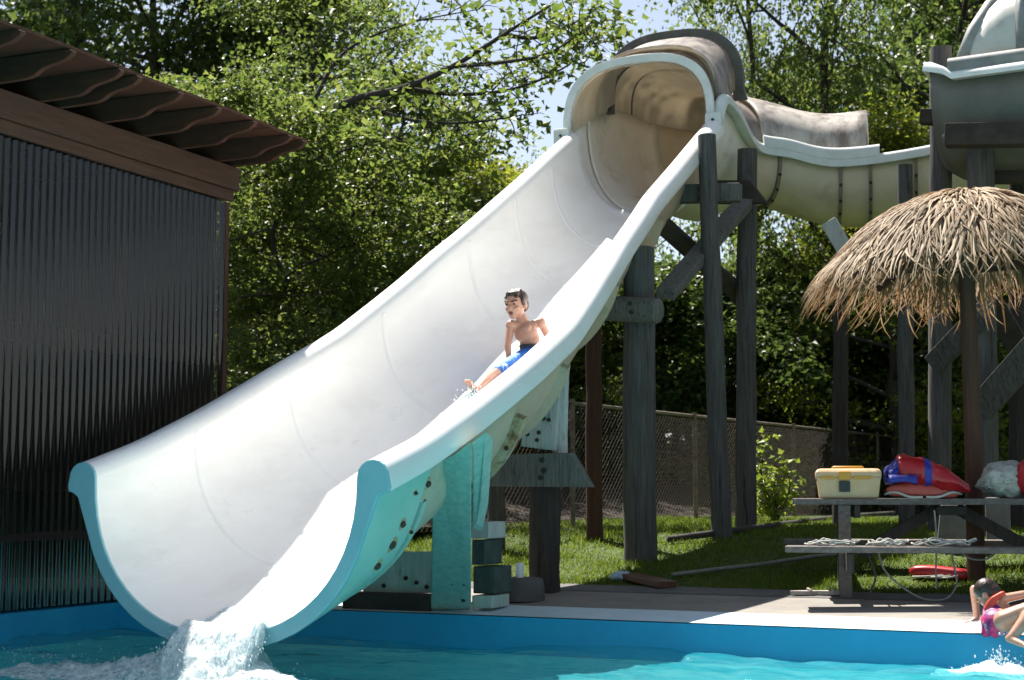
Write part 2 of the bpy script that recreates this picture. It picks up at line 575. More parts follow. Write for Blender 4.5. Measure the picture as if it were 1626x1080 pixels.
# mown grass blades over the visible lawn (uncountable)
GRASS = leaf_mat('grass_blades', (0.05, 0.095, 0.007), (0.085, 0.14, 0.010), (0.14, 0.18, 0.022), trans=.45, rough=.6)
ng = 120000
gx = NP.uniform(-7.2, 2.5, ng)
u = NP.uniform(0, 1, ng)
gy = 10.98 + 7.5 * u ** 1.5
gzv = np.interp(gy, GY, GZ) - 0.012
hh = NP.uniform(.018, .052, ng) * (1 + .6 * np.sin(gx * 3.1 + gy * 2.3) * np.sin(gx * 1.3 - gy * 3.7))
aa = NP.uniform(0, 2 * np.pi, ng)
wv = NP.uniform(.003, .006, ng) * (1 + (gy - 11) * .12)
lx, ly = NP.normal(0, .028, ng), NP.normal(0, .028, ng)
p0 = np.stack([gx - np.cos(aa) * wv, gy - np.sin(aa) * wv, gzv], -1)
p1 = np.stack([gx + np.cos(aa) * wv, gy + np.sin(aa) * wv, gzv], -1)
p2 = np.stack([gx + lx, gy + ly, gzv + hh], -1)
V = np.stack([p0, p1, p2], 1).reshape(-1, 3)
tag(fast_mesh('grass', V, np.arange(3 * ng).reshape(-1, 3), GRASS), kind='stuff')
# ================================================================== THE WATER SLIDE
XC = -4.95
RY = [6.9, 7.0, 7.5, 8.1, 8.6, 9.0, 9.3, 9.75, 10.25, 10.7, 11.12, 11.6, 12.1, 12.8, 13.46, 13.94, 14.4]
RZ = [.965, .995, 1.135, 1.35, 1.55, 1.715, 1.84, 2.03, 2.31, 2.57, 2.83, 3.10, 3.40, 3.79, 4.17, 4.44, 4.70]
RY, RZ = np.array(RY), np.array(RZ)


def rimz(y):
    return float(np.mean([np.interp(y + d, RY, RZ) for d in (-.12, -.06, 0, .06, .12)]))


def halfw(y):
    return float(np.interp(y, [7.0, 9.0, 9.6, 10.0, 11.0, 12.0, 14.4], [1.06, 1.075, 1.05, 1.02, .935, .865, .85]))


RR, SK = 0.095, 0.075
MOUTH_END = 7.66


def thk(y):
    return .085 if y < MOUTH_END else .03

DEPTH = 0.95


def zfloor(y):
    return rimz(y) - DEPTH


def half_section(y, sc=1.0):
    """right half, (x, z) from inner bottom over the rim to outer bottom"""
    w = halfw(y) - 2 * RR
    zt = rimz(y)
    D = DEPTH - RR
    out = []
    e = 2 / 2.2
    for i in range(15):
        t = math.pi / 2 * i / 14
        out.append((w * math.sin(t) ** e, zt - RR - D * math.cos(t) ** e))
    for i in range(1, 9):
        a = math.pi * (1 - i / 8)
        out.append((w + RR + RR * math.cos(a), zt - RR + RR * math.sin(a)))
    out.append((w + 2 * RR + .008, zt - RR - SK * .55))
    out.append((w + 2 * RR + .004, zt - RR - SK))
    out.append((w + 2 * RR - .025, zt - RR - SK - .006))
    TK = thk(y)
    wo, Do = w + TK, D + TK
    out.append((w + TK + .04, zt - RR - SK - .03))
    for i in range(11):
        t = math.pi / 2 * (0.80 - 0.80 * i / 10)
        out.append((wo * math.sin(t) ** e, zt - RR - Do * math.cos(t) ** e))
    return out


NIN = 15 + 8 + 3          # points that belong to the inner face, rim and skirt


def full(y, inner=True, outer=True):
    h = half_section(y)
    if inner and not outer:
        h = h[:NIN]
        pts = [(-x, z) for x, z in reversed(h)] + h[1:]
    elif outer and not inner:
        h = h[NIN - 1:]
        pts = [(x, z) for x, z in h] + [(-x, z) for x, z in reversed(h[:-1])]
    else:
        pts = h + [(-x, z) for x, z in reversed(h[1:-1])]
    return [Vector((XC + x, y, z)) for x, z in pts]


slide = thing('water_slide', 'long white open water slide running down into the pool, turquoise around its mouth', 'water slide', (XC, 9.25, 0))
stat = [7.0 + .12 * i for i in range(58)] + [13.98]
CH = MB().loft([full(y, True, False) for y in stat]).build('chute', WHITE, slide, smooth=True, angle=60)
MB().loft([full(y, False, True) for y in [7.0 + .06 * i for i in range(12) if 7.0 + .06 * i < MOUTH_END]]).build('painted_underside', TURQ_SHELL, slide, smooth=True, angle=60)
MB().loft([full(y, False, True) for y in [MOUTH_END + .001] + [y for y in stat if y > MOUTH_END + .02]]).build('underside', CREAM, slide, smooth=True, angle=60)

# turquoise lip: the cut end of the double wall, 3 cm thick
h = half_section(7.0)
MB().prism([Vector((XC + x, 7.012, z)) for x, z in h] + [Vector((XC - x, 7.012, z)) for x, z in reversed(h[1:-1])], (0, -.03, 0)).build('lip', TURQ_LIP, slide, bevel=.006)


def ring(y, ext, th, mt, name, a0=.80, bolts=0, boltm=RUST):
    """joint flange standing out of the underside"""
    def arc(dy, ex):
        w = halfw(y) - 2 * RR
        D = DEPTH - RR
        e = 2 / 2.2
        pts = []
        for i in range(-16, 17):
            t = math.pi / 2 * a0 * i / 16
            s = 1 if t >= 0 else -1
            pts.append(Vector((XC + s * (w + thk(y) + ex) * abs(math.sin(t)) ** e, y + dy, rimz(y + dy) - RR - (D + thk(y) + ex) * math.cos(t) ** e)))
        return pts
    o = MB().loft([arc(0, -.01), arc(0, ext), arc(th, ext), arc(th, -.01)]).build(name, mt, slide)
    if bolts:
        for k in range(bolts):
            i = 17 + int((k + .5) * 14 / bolts)
            p = arc(-.004, ext * .5)[i]
            bo = MB().lathe([(.016, 0), (.016, .012), (.007, .018)], p, 8, Matrix.Rotation(R(90), 3, 'X')).build('bolt', boltm, o)
    return o


ring(MOUTH_END - .03, .012, .05, TURQ_SHELL, 'joint_flange', bolts=0)
ring(9.0, .07, .06, RUSTSTAIN, 'joint_flange', bolts=5)
ring(9.9, .06, .05, CREAM, 'joint_flange')
ring(11.2, .06, .05, CREAM, 'joint_flange')
ring(12.5, .06, .05, CREAM, 'joint_flange')
# rusty bolts on the painted underside by the mouth
for (bx, by, rr_) in ((700, 775, .02), (636, 830, .02), (622, 862, .026), (600, 898, .024), (654, 846, .012), (660, 790, .012)):
    # find the shell point under that sight line
    best = None
    for y in np.arange(7.05, 7.62, .03):
        hs = half_section(y)[NIN:]
        for (x0, z0), (x1, z1) in zip(hs[:-1], hs[1:]):
            for q in (0, .5):
                X_, Z_ = XC + lerp(x0, x1, q), lerp(z0, z1, q)
                p = W(bx, by, y)
                d = math.hypot(p.x - X_, p.z - Z_)
                if best is None or d < best[0]:
                    best = (d, Vector((X_, y, Z_)), Vector((z1 - z0, 0, x0 - x1)))
    p = best[1]
    nrm = best[2].normalized()
    if nrm.x < 0:
        nrm = -nrm
    q = nrm.to_track_quat('Z', 'Y').to_matrix()
    st = MB().lathe([(rr_ * 2.1, -.004), (rr_ * 2.0, .002), (rr_ * 1.2, .003)], p, 14, q).build('rust_stain', RUSTSTAIN, slide)
    MB().lathe([(rr_, 0), (rr_, .014), (rr_ * .5, .022)], p, 8, q).build('bolt', RUST, st)

# raised joint seams across the inside of the chute
SEAM = mat('seam_gelcoat', (0.79, 0.79, 0.78), (0.74, 0.74, 0.73), scale=4, rough=0.3)
for y in (7.95, 9.05, 10.25, 11.55, 12.45, 13.3):
    secs = []
    for dy, ins in ((-.03, -.001), (-.018, .003), (.018, .003), (.03, -.001)):
        w = halfw(y) - 2 * RR - ins
        D = DEPTH - RR - ins
        e = 2 / 2.2
        pts = []
        for i in range(-20, 21):
            t = math.pi / 2 * i / 20
            s = 1 if t >= 0 else -1
            pts.append(Vector((XC + s * w * abs(math.sin(t)) ** e, y + dy, rimz(y + dy) - RR - D * math.cos(t) ** e)))
        secs.append(pts)
    MB().loft(secs).build('joint_seam', SEAM, slide, smooth=True)
# ---- the covered turn at the top: trough that swings to the right behind the chute
TN = [(-4.21, 13.97, 4.42), (-4.20, 14.12, 4.66), (-4.17, 14.42, 4.62), (-4.13, 15.05, 4.40), (-3.78, 15.25, 4.31), (-3.29, 15.4, 4.20), (-2.45, 15.6, 4.28), (-1.7, 15.9, 4.5), (-1.0, 16.2, 4.65)]
TF = [(-5.69, 13.97, 4.42), (-5.70, 14.5, 4.72), (-5.68, 15.3, 4.98), (-5.55, 16.2, 5.02), (-4.75, 16.95, 4.92), (-3.75, 17.05, 4.55), (-2.75, 17.2, 4.45), (-2.0, 17.5, 4.6), (-1.3, 17.8, 4.75)]
NN_, FF_ = smoothpath(TN, 64), smoothpath(TF, 64)


def trough_sec(k, off=0.0, dep=.92):
    n, f = NN_[k], FF_[k]
    ax = (f - n)
    wd = ax.length / 2
    ax.normalize()
    c = (n + f) / 2
    dep = .66 if k > 30 else lerp(.92, .66, max(0, (k - 20) / 10))
    dd = dep if k > 14 else lerp(DEPTH, dep, k / 14)
    if 4 < k < 22:
        dd += .12
    pts = []
    for i in range(25):
        t = math.pi * i / 24
        cx = -math.copysign(abs(math.cos(t)) ** .88, math.cos(t)) * (wd + off)
        zz = -abs(math.sin(t)) ** .88 * (dd + off)
        lin = c + ax * cx
        pts.append(Vector((lin.x, lin.y, lin.z + zz)))
    return pts


top = thing('slide_turn', 'cream hooded turn and bolted side flume at the top of the white slide', 'water slide', (-4.0, 15.0, 0.5))
MB().loft([trough_sec(k) for k in range(0, 8)]).build('chute_head', WHITE, top, smooth=True, solid=.03)
MB().loft([trough_sec(k) for k in range(7, 25)]).build('flume_bend', CREAMIN, top, smooth=True, solid=.03)
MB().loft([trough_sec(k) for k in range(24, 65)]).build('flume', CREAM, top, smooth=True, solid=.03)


def rim_roll(path, r, name, parent, mt=WHITE, sk=.10):
    secs = []
    for i, p in enumerate(path):
        d = path[min(i + 1, len(path) - 1)] - path[max(i - 1, 0)]
        d.z = 0
        d.normalize()
        s = Vector((d.y, -d.x, 0))
        sec = []
        for a in range(9):
            t = math.pi * a / 8
            sec.append(p + s * (r * 0.9 - r * math.cos(t)) + Vector((0, 0, r * math.sin(t))))
        sec.append(sec[8] + Vector((0, 0, -sk)))
        sec.append(sec[8] + Vector((0, 0, -sk)) - s * .03)
        sec.append(sec[0] + Vector((0, 0, -sk * .6)))
        secs.append(sec)
    return MB().loft(secs, closed=True, capends=True).build(name, mt, parent, smooth=True, angle=50)


rim_roll(NN_, .062, 'near_rim', top, PALEFLANGE, sk=.05)
rim_roll(list(reversed(FF_)), .07, 'far_rim', top, PALEFLANGE, sk=.05)
# bolted joint ribs round the flume
for kk, px in ((30, 0), (40, 0), (43.5, 0), (47, 0), (50.5, 0)):
    k = int(kk)
    a, b_ = trough_sec(k, .012), trough_sec(k, .05)
    a2, b2 = trough_sec(k, .05), trough_sec(k, .012)
    d = (NN_[k + 1] - NN_[k - 1]).normalized() * .035
    rib = MB().loft([a, b_, [p + d for p in a2], [p + d for p in b2]]).build('joint_rib', RIBM, top)
    for q in range(2, 12, 1):
        p = trough_sec(k, .055)[q] + d * .5
        p_in = trough_sec(k, 0)[q]
        nrm = (trough_sec(k, .055)[q] - p_in)
        nrm.z *= 1
        qm = nrm.to_track_quat('Z', 'Y').to_matrix()
        if q % 2 == 0:
            MB().lathe([(.016, -.01), (.016, .012), (.008, .018)], p, 6, qm).build('bolt', BOLTDK, rib)


# hood material: thin fibreglass that lets a little sun through
def hood_mat(name, c1, c2, cs, tr):
    m = mat(name, c1, c2, scale=2.2, rough=.45, c3=cs, c3scale=2.6, c3lo=.44, c3hi=.62, bump=.08, bscale=30, stretch=(2.2, 2.2, .5))
    nt, N, L = nodes_of(m)
    b = N['Principled BSDF']
    t = N.new('ShaderNodeBsdfTranslucent')
    t.inputs['Color'].default_value = (.80, .74, .63, 1)
    mx = N.new('ShaderNodeMixShader')
    mx.inputs['Fac'].default_value = tr
    L.new(b.outputs['BSDF'], mx.inputs[1])
    L.new(t.outputs['BSDF'], mx.inputs[2])
    L.new(mx.outputs['Shader'], N['Material Output'].inputs['Surface'])
    return m


HOODM = hood_mat('stained_hood_fibreglass', (0.56, 0.51, 0.45), (0.42, 0.37, 0.34), (0.13, 0.11, 0.13), .40)
HOODL = hood_mat('pale_stained_hood', (0.62, 0.58, 0.52), (0.50, 0.45, 0.41), (0.22, 0.17, 0.15), .22)


def arch(l, r, rise, n=24, off=0.0, lean=Vector((0, 0, 0)), e=.72):
    """half arch from left base l to right base r"""
    l, r = Vector(l), Vector(r)
    ax = (r - l)
    wd = ax.length / 2
    ax.normalize()
    c = (l + r) / 2
    out = []
    for i in range(n + 1):
        t = math.pi * i / n
        cx = -math.copysign(abs(math.cos(t)) ** e, math.cos(t))
        p = c + ax * cx * (wd + off)
        out.append(Vector((p.x, p.y, lerp(l.z, r.z, (cx + 1) / 2) + math.sin(t) ** e * (rise + off))) + lean * math.sin(t) ** e)
    return out


# front hood over the top of the chute
hA = []
for t in np.linspace(0, 1, 9):
    y = lerp(14.0, 14.95, t)
    zc = lerp(4.46, 4.98, t)
    hw = lerp(.735, .68, t)
    hA.append(((XC - .03 - hw + .04 * t, y, zc), (XC - .03 + hw + .04 * t, y, zc), lerp(.655, .63, t)))
MB().loft([arch(l, r, h_) for l, r, h_ in hA]).build('front_hood', HOODM, top, smooth=True, solid=.025)


def flange(l, r, rise, o0, o1, dy, mt, name, parent, foot=True, e=.72):
    """bolted collar in the plane of an arch"""
    d = Vector((0, dy, 0))
    a, b_ = arch(l, r, rise, 28, o0, e=e), arch(l, r, rise, 28, o1, e=e)
    if foot:
        ax = (Vector(r) - Vector(l)).normalized()
        a = [a[0] - Vector((0, 0, .10))] + a + [a[-1] - Vector((0, 0, .10))]
        b_ = [b_[0] - ax * .03 - Vector((0, 0, .10))] + b_ + [b_[-1] + ax * .03 - Vector((0, 0, .10))]
    secs = [a, b_, [p + d for p in b_], [p + d for p in a]]
    m = MB()
    m.loft(secs + [secs[0]])
    for k in (0, -1):
        pts = [s[k] for s in secs]
        m.add(pts, [(0, 1, 2, 3)])
    return m.build(name, mt, parent, bevel=.006)


flange(*hA[0], -.015, .062, -.045, PALEFLANGE, 'front_flange', top)
flange(hA[-1][0], hA[-1][1], hA[-1][2], -.015, .10, .07, DARKFLANGE, 'middle_flange', top)
for s in (-1, 1):      # bolt ears of the front flange
    p = Vector((XC - .03 + s * .80, 13.93, 4.42))
    ear = MB().box(p, (.17, .05, .16)).build('flange_ear', PALEFLANGE, top, bevel=.02)
    MB().lathe([(.014, 0), (.014, .016), (.006, .022)], p + Vector((0, -.026, .0)), 8, Matrix.Rotation(R(90), 3, 'X')).build('bolt', BOLTDK, ear)

# hood over the turn and rear hood over the side flume
secs = []
for k in range(8, 33):
    t = (k - 8) / 24
    secs.append(arch(FF_[k], NN_[k] + Vector((0, 0, -.04)), lerp(.68, .47, t)))
MB().loft(secs).build('turn_hood', HOODM, top, smooth=True, solid=.025)
secs = []
for k in range(27, 44):
    t = (k - 27) / 16
    rise = .50 - .05 * math.sin(math.pi * t) + .04 * t
    secs.append(arch(FF_[k], NN_[k] + Vector((0, 0, .08)), rise))
MB().loft(secs).build('rear_hood', HOODL, top, smooth=True, solid=.025)
secs = []
path = [NN_[k] + Vector((0, 0, .10)) for k in range(27, 45)]
rim_roll(path, .06, 'rear_hood_base', top, PALEFLANGE, sk=.07)
kE = 43
flange(FF_[kE], NN_[kE] + Vector((0, 0, .06)), .53, -.01, .035, .04, PALEFLANGE, 'rear_hood_end', top, foot=False)
LINING = hood_mat('pale_hood_lining', (0.70, 0.64, 0.54), (0.62, 0.55, 0.44), (0.50, 0.43, 0.34), .45)
MB().loft([arch(l, r, h_, off=-.035) for l, r, h_ in hA]).build('hood_lining', LINING, top, smooth=True)
MB().loft([arch(FF_[k], NN_[k] + Vector((0, 0, -.04)), lerp(.68, .47, (k - 8) / 24), off=-.035) for k in range(8, 33)]).build('hood_lining', LINING, top, smooth=True)
# raised moulding lines inside the hood turn
for k0 in (14, 19):
    a = [p for p in arch(FF_[k0], NN_[k0], .60, 24, -.045)]
    MB().tube(a, .012, 6).build('joint_seam', DARKFLANGE, top)

# ---- the upper slide that starts its own descent at the right edge
upper = thing('upper_slide', 'grey hooded upper slide section high on dark timber at the right edge', 'water slide', (-1.0, 13.8, .5))
UY = 13.4
pL = W(1478, 104, UY)
p1 = W(1508, 122, UY)
zr = p1.z
nearU = [pL + Vector((0, .25, .02)), pL, W(1492, 114, UY), p1] + [Vector((p1.x + .3 * i, UY - .05 * i, zr - .005 * i)) for i in range(1, 9)]
farU = [Vector((p.x + .02, p.y + 1.35, p.z + .05)) for p in nearU]
secs = []
for n, f in zip(nearU, farU):
    ax = (f - n)
    wd = ax.length / 2
    ax.normalize()
    c = (n + f) / 2
    secs.append([c - ax * math.cos(math.pi * i / 16) * wd + Vector((0, 0, -.80 * math.sin(math.pi * i / 16) ** .8)) for i in range(17)])
MB().loft(secs).build('flume', mat('dark_grey_flume', (0.16, 0.15, 0.13), (0.11, 0.105, 0.09), scale=3, rough=.5), upper, smooth=True, solid=.03)  # one even dark grey for the upper flume
rim_roll([Vector(p) + Vector((.04, 0, -.03)) for p in nearU], .06, 'rim', upper, WHITE, sk=.02)
hb0, hb1 = W(1522, 106, UY + .1), W(1640, 106, UY + .02)
ul, ur = Vector((hb0.x, UY + .08, zr + .07)), Vector((hb0.x + 1.9, UY - .1, zr + .04))
secs = []
nS = 14
for i in range(nS + 1):
    t = i / nS
    x = lerp(ul.x, ur.x, t)
    rs = .80 * min(1, math.sin(min(t * 3.6, 1) * math.pi / 2)) ** .5 if t > 0 else 0.02
    secs.append(arch((x, UY + 1.4, zr + .05), (x, lerp(ul.y, ur.y, t), zr + .05), max(rs, .02), e=.6))
MB().loft(secs).build('hood', mat('pale_dirty_hood', (.60, .57, .52), (.48, .45, .42), scale=2, rough=.5, c3=(.30, .27, .24), c3scale=2.5, c3lo=.55, c3hi=.75), upper, smooth=True, solid=.025)
# grey edging: base rail, the curved front edge and an upright rib
rim_roll([Vector((lerp(ul.x - .06, ur.x, i / 8), lerp(ul.y, ur.y, i / 8) - .03, zr + .09)) for i in range(9)], .07, 'hood_base', upper, FLANGE, sk=.08)
edge = []
for i in range(nS + 1):
    sct = secs[i]
    edge.append(sct[19])
MB().tube([secs[0][24], secs[1][19], secs[2][16]] + [secs[i][14] for i in range(3, nS + 1)], .07, 8).build('hood_edge', FLANGE, upper, smooth=True)
xr = WX(1612, 60, WD(1612, 60, 12.3).x).x
k = min(range(nS + 1), key=lambda i: abs(secs[i][0].x - W(1617, 60, UY).x))
MB().tube(secs[k][12:], .05, 8).build('hood_rib', FLANGE, upper, smooth=True)
# ================================================================== TIMBER SUPPORTS
def pole(label, top_px, base_px, Yb, dia, mt=POLE, zt=None, taper=.85, group='round timber posts under the slides', seed=0, Yt=None, zb=None):
    """round post through two picture points at its own depth"""
    b = W(base_px[0], base_px[1], Yb)
    zbase = gz(Yb) - .05 if zb is None else zb
    t = W(top_px[0], top_px[1], Yt or Yb)
    d = t - b
    b0 = b + d * ((zbase - b.z) / d.z)
    if zt is not None:
        t = b + d * ((zt - b.z) / d.z)
    o = thing('support_post', label, 'post', (b0.x, b0.y, zbase), group)
    n = 14
    pts = [b0.lerp(t, i / n) + Vector((noise.noise(Vector((i * .5, seed, 0))), noise.noise(Vector((i * .5, seed, 5))), 0)) * .012 * min(1, i) for i in range(n + 1)]
    MB().tube(pts, [dia / 2 * lerp(1, taper, i / n) for i in range(n + 1)], 16, wob=.10, seed=seed).build('shaft', mt, o, smooth=True, angle=50)
    return o


def plank(name, label, cat, p, q, w, h, mt, side=None, group=None, bolts=(), trim=None):
    p, q = Vector(p), Vector(q)
    o = MB().beam(p, q, w, h, side).build(name, mt, origin=tuple(p), bevel=.008)
    tag(o, label, cat, group)
    for b in bolts:
        MB().lathe([(.016, 0), (.016, .014), (.006, .02)], b[0], 8, Vector(b[1]).to_track_quat('Z', 'Y').to_matrix()).build('bolt', BOLTDK, o)
    return o


cam = Vector((0, 0, EYE))


def tocam(p):
    d = cam - Vector(p)
    d.z = 0
    return d.normalized()


# main posts
pole('thick dark split post under the middle of the white slide, standing in the grass', (1014, 394), (1016, 880), 12.05, .28, POLE, seed=1, taper=.95)
pole('thin reddish post beneath the white slide just left of the thick split post', (942, 500), (944, 850), 13.0, .155, POLEBR, seed=2, taper=.95, zb=.38)
pole('slim pale grey post leaning left at the top, in front of the covered turn', (1122, 215), (1145, 838), 13.2, .19, POLE, seed=3, taper=.85)
pole('straight dark post right of the leaning pale post, below the side flume', (1187, 238), (1184, 822), 14.55, .205, POLE, seed=4, taper=.95)
pole('short dark post under the trapezoid crossbeam near the pool deck', (866, 720), (865, 928), 10.55, .23, POLEDK, seed=5, taper=1.0)
pole('grey post behind the turquoise planks under the slide', (787, 700), (788, 868), 12.4, .16, POLE, seed=6, taper=1.0)
pole('narrow dark post left of the thatched parasol, beside the fence', (1335, 400), (1334, 835), 15.4, .165, POLEDK, seed=7)
pole('blue grey post below the bolted side flume, behind the parasol', (1437, 262), (1440, 845), 15.3, .16, POLE, seed=8, taper=.98, Yt=15.1)
pole('pale edged tower post left of the parasol pole, rising past the flume', (1494, 130), (1492, 838), 14.2, .21, POLE, seed=9, taper=.95, zt=4.95)
pole('tower post directly behind the parasol pole under the grey hood', (1556, 130), (1563, 845), 13.6, .26, POLE, seed=10, taper=.9, zt=4.75)
pole('dark tower post at the right edge of the view', (1615, 235), (1618, 850), 14.9, .18, POLEDK, seed=11)

# horizontal round log between chute and thick post
pA, pB = W(960, 489, 11.9), W(1046, 494, 11.82)
dlog = (pB - pA).normalized()
o = MB().tube([pA, pA.lerp(pB, .5), pB], [.105, .108, .105], 16, wob=.05, seed=3).build('crossbeam', PLANKG, origin=tuple(pA), bevel=.012, smooth=True, angle=50)
tag(o, 'greenish rounded log fixed across the thick post to the chute', 'beam')
for q in (.62, .64):
    MB().lathe([(.018, 0), (.018, .016), (.008, .022)], pA.lerp(pB, q) + Vector((-.03, -.10, .045 if q < .63 else -.03)), 8, Vector((.0, -1, .0)).to_track_quat('Z', 'Y').to_matrix()).build('bolt', BOLTDK, o)

# upper platform beams under the turn
plank('crossbeam', 'dark cross timber under the covered turn, bolted to the leaning post', 'beam', W(1066, 309, 13.42), W(1176, 306, 13.42), .12, .17, PLANKG, bolts=[(W(1112, 300, 13.35), (0, -1, 0)), (W(1112, 316, 13.35), (0, -1, 0))])
MBp = [W(1138, 286, 14.3), W(1190, 286, 14.3), W(1218, 322, 14.3), W(1112, 322, 14.3)]
o = MB().prism(MBp, (0, .10, 0)).build('crossbeam', BEAMDK, origin=tuple(MBp[0]), bevel=.008)
tag(o, 'black cut-end timber where the straight dark post meets the side flume', 'beam')
# braces
plank('diagonal_brace', 'pale faced diagonal brace rising from the thick post to the straight post', 'brace', W(1056, 468, 12.5), W(1182, 322, 14.3), .10, .17, PLANKG, side=(0, 1, 0))
plank('diagonal_brace', 'dark diagonal brace falling right behind the pale faced brace', 'brace', W(1042, 348, 13.0), W(1178, 470, 14.8), .10, .16, BEAMDK, side=(0, 1, 0))
plank('diagonal_brace', 'white angled brace end just under the side flume', 'brace', W(1316, 352, 14.9), W(1344, 400, 14.9), .09, .16, PLANKW, side=(0, 1, 0))

# trapezoid crossbeam and the planks above it
tp = [W(772, 722, 10.32), W(905, 719, 10.32), W(937, 774, 10.32), W(764, 772, 10.32)]
o = MB().prism(tp, (0, .11, 0)).build('crossbeam', PLANKG, origin=tuple(tp[0]), bevel=.008)
tag(o, 'grey trapezoid crossbeam with bolts carried by the short dark post', 'beam')
for px, py in ((861, 731), (864, 747), (859, 759)):
    MB().lathe([(.019, 0), (.019, .014), (.008, .02)], W(px, py, 10.317), 8, Vector((0, -1, 0)).to_track_quat('Z', 'Y').to_matrix()).build('bolt', BOLTDK, o)
tp = [W(838, 640, 10.38), W(893, 572, 10.38), W(880, 716, 10.38), W(826, 709, 10.38)]
o = MB().prism(tp, (0, .06, 0)).build('saddle_plank', PLANKW, origin=tuple(tp[0]), bevel=.006)
tag(o, 'pale bolted saddle plank standing on the trapezoid crossbeam', 'plank')
for px, py in ((868, 640), (858, 642), (848, 652), (864, 665), (872, 667), (852, 658), (856, 687), (853, 699), (876, 612), (838, 690)):
    MB().lathe([(.015, 0), (.015, .012), (.006, .018)], W(px, py, 10.377), 8, Vector((0, -1, 0)).to_track_quat('Z', 'Y').to_matrix()).build('bolt', BOLTDK, o)
pole('whitish weathered post end supporting the chute above the crossbeam', (893, 574), (889, 722), 10.52, .115, PLANKW, seed=12, taper=.95, zb=W(889, 722, 10.52).z, group='short upper posts')
# turquoise timber by the pool edge
ft = 9.36


def prop(px, py, off=0.0):
    """picture point on the raking prop plane: foot on the deck edge, head under the skirt of the mouth"""
    t = max(0, min(1, (966 - py) / (966 - 705)))
    return W(px, py, lerp(9.36 + off, 7.72 + off, t))


tp = [prop(688, 738), prop(720, 722), prop(749, 700), prop(748, 966), prop(684, 967)]
o = MB().prism(tp, (-.03, .06, -.02)).build('turquoise_plank', TURQ, origin=tuple(tp[-1]), bevel=.008)
tag(o, 'wide raking turquoise plank holding the slide mouth at the pool edge', 'plank')
for px, py in ((693, 886), (699, 896), (703, 925), (729, 886), (731, 904), (718, 925), (737, 926), (736, 952)):
    MB().lathe([(.016, 0), (.016, .010), (.007, .016)], prop(px, py) + Vector((.003, -.004, 0)), 8, Vector((0.2, -1, -.3)).to_track_quat('Z', 'Y').to_matrix()).build('bolt', BOLTDK, o)
tp = [prop(750, 702, .09), prop(772, 686, .09), prop(765, 792, .09), prop(757, 832, .09), prop(750, 838, .09)]
o = MB().prism(tp, (-.03, .16, -.03)).build('turquoise_plank', TURQ, origin=tuple(tp[-1]), bevel=.006)
tag(o, 'streaky turquoise plank tapering down right of the wide upright one', 'plank')
tp = [W(576, 876, ft + .1), W(690, 876, ft + .1), W(690, 942, ft + .1), W(576, 942, ft + .1)]
o = MB().prism(tp, (0, .06, 0)).build('turquoise_plank', TURQ, origin=tuple(tp[0]), bevel=.006)
tag(o, 'horizontal turquoise plank low under the slide behind the lip', 'plank')
for px, py in ((610, 930), (662, 925), (678, 932), (645, 918)):
    MB().lathe([(.016, 0), (.016, .010), (.007, .016)], W(px, py, ft + .097), 8, Vector((0, -1, 0)).to_track_quat('Z', 'Y').to_matrix()).build('bolt', BOLTDK, o)
GREENW = mat('dark_green_timber', (0.06, 0.09, 0.085), (0.035, 0.05, 0.05), scale=6, rough=.9, bump=.4, bscale=14)  # greenish timber of the lower stack blocks
for (x0, x1, y0, y1, mt, lab, dy) in ((748, 776, 828, 856, PLANKW, 'white timber block on top of the stack beside the turquoise planks', 0.0),
                                     (749, 770, 857, 898, GREENW, 'dark green timber block in the middle of the stack by the plank', .03),
                                     (751, 786, 899, 944, GREENW, 'dark wider timber block low in the stack by the planter', .05),
                                     (749, 782, 945, 967, TURQ, 'turquoise edged block at the very bottom of the stack on the deck', -.02)):
    a, b_ = W(x0, y0, ft + .08 + dy), W(x1, y1, ft + .08 + dy)
    o = MB().box(((a.x + b_.x) / 2, ft + .22 + dy, (a.z + b_.z) / 2), (b_.x - a.x, .28, a.z - b_.z - .004)).build('timber_block', mt, origin=((a.x + b_.x) / 2, ft + .22 + dy, b_.z), bevel=.008)
    tag(o, lab, 'block', 'timber blocks stacked under the slide')
# black block added for the deep shade under the mouth, hiding sunlit coping
a, b_ = W(548, 940, 9.36), W(684, 966, 9.36)
o = MB().box(((a.x + b_.x) / 2, 9.40, a.z / 2), (b_.x - a.x, .16, a.z)).build('shade_block', BEAMDK, origin=((a.x + b_.x) / 2, 9.40, 0), bevel=.008)
tag(o, 'black block added on the deck for the deep shade under the slide mouth', 'timber')

# tower timber under the upper slide
plank('crossbeam', 'dark short cross timber at the top of the pale edged tower post', 'beam', W(1462, 186, 13.9), W(1528, 188, 13.9), .14, .13, BEAMDK)
plank('crossbeam', 'long dark cross timber under the grey hooded slide', 'beam', W(1502, 216, 13.2), W(1660, 214, 13.2), .18, .19, BEAMDK)
plank('crossbeam', 'second dark timber behind the long one under the grey hood', 'beam', W(1520, 232, 14.4), W(1660, 236, 14.4), .16, .2, BEAMDK)
plank('diagonal_brace', 'stubby slanted brace under the upper slide beside the tower post', 'brace', W(1501, 224, 13.3), W(1530, 196, 13.3), .08, .09, PLANKG)
plank('diagonal_brace', 'grey brace rising right from the pale edged tower post', 'brace', W(1482, 580, 13.95), W(1562, 496, 13.35), .07, .20, POLE, side=(0, 1, 0))
plank('diagonal_brace', 'grey brace climbing to the right edge behind the parasol pole', 'brace', W(1556, 650, 13.4), W(1650, 545, 13.0), .07, .24, POLE, side=(0, 1, 0))
plank('diagonal_brace', 'dark brace falling right behind the thatch at the tower', 'brace', W(1562, 460, 13.8), W(1640, 590, 14.6), .07, .2, BEAMDK, side=(0, 1, 0))
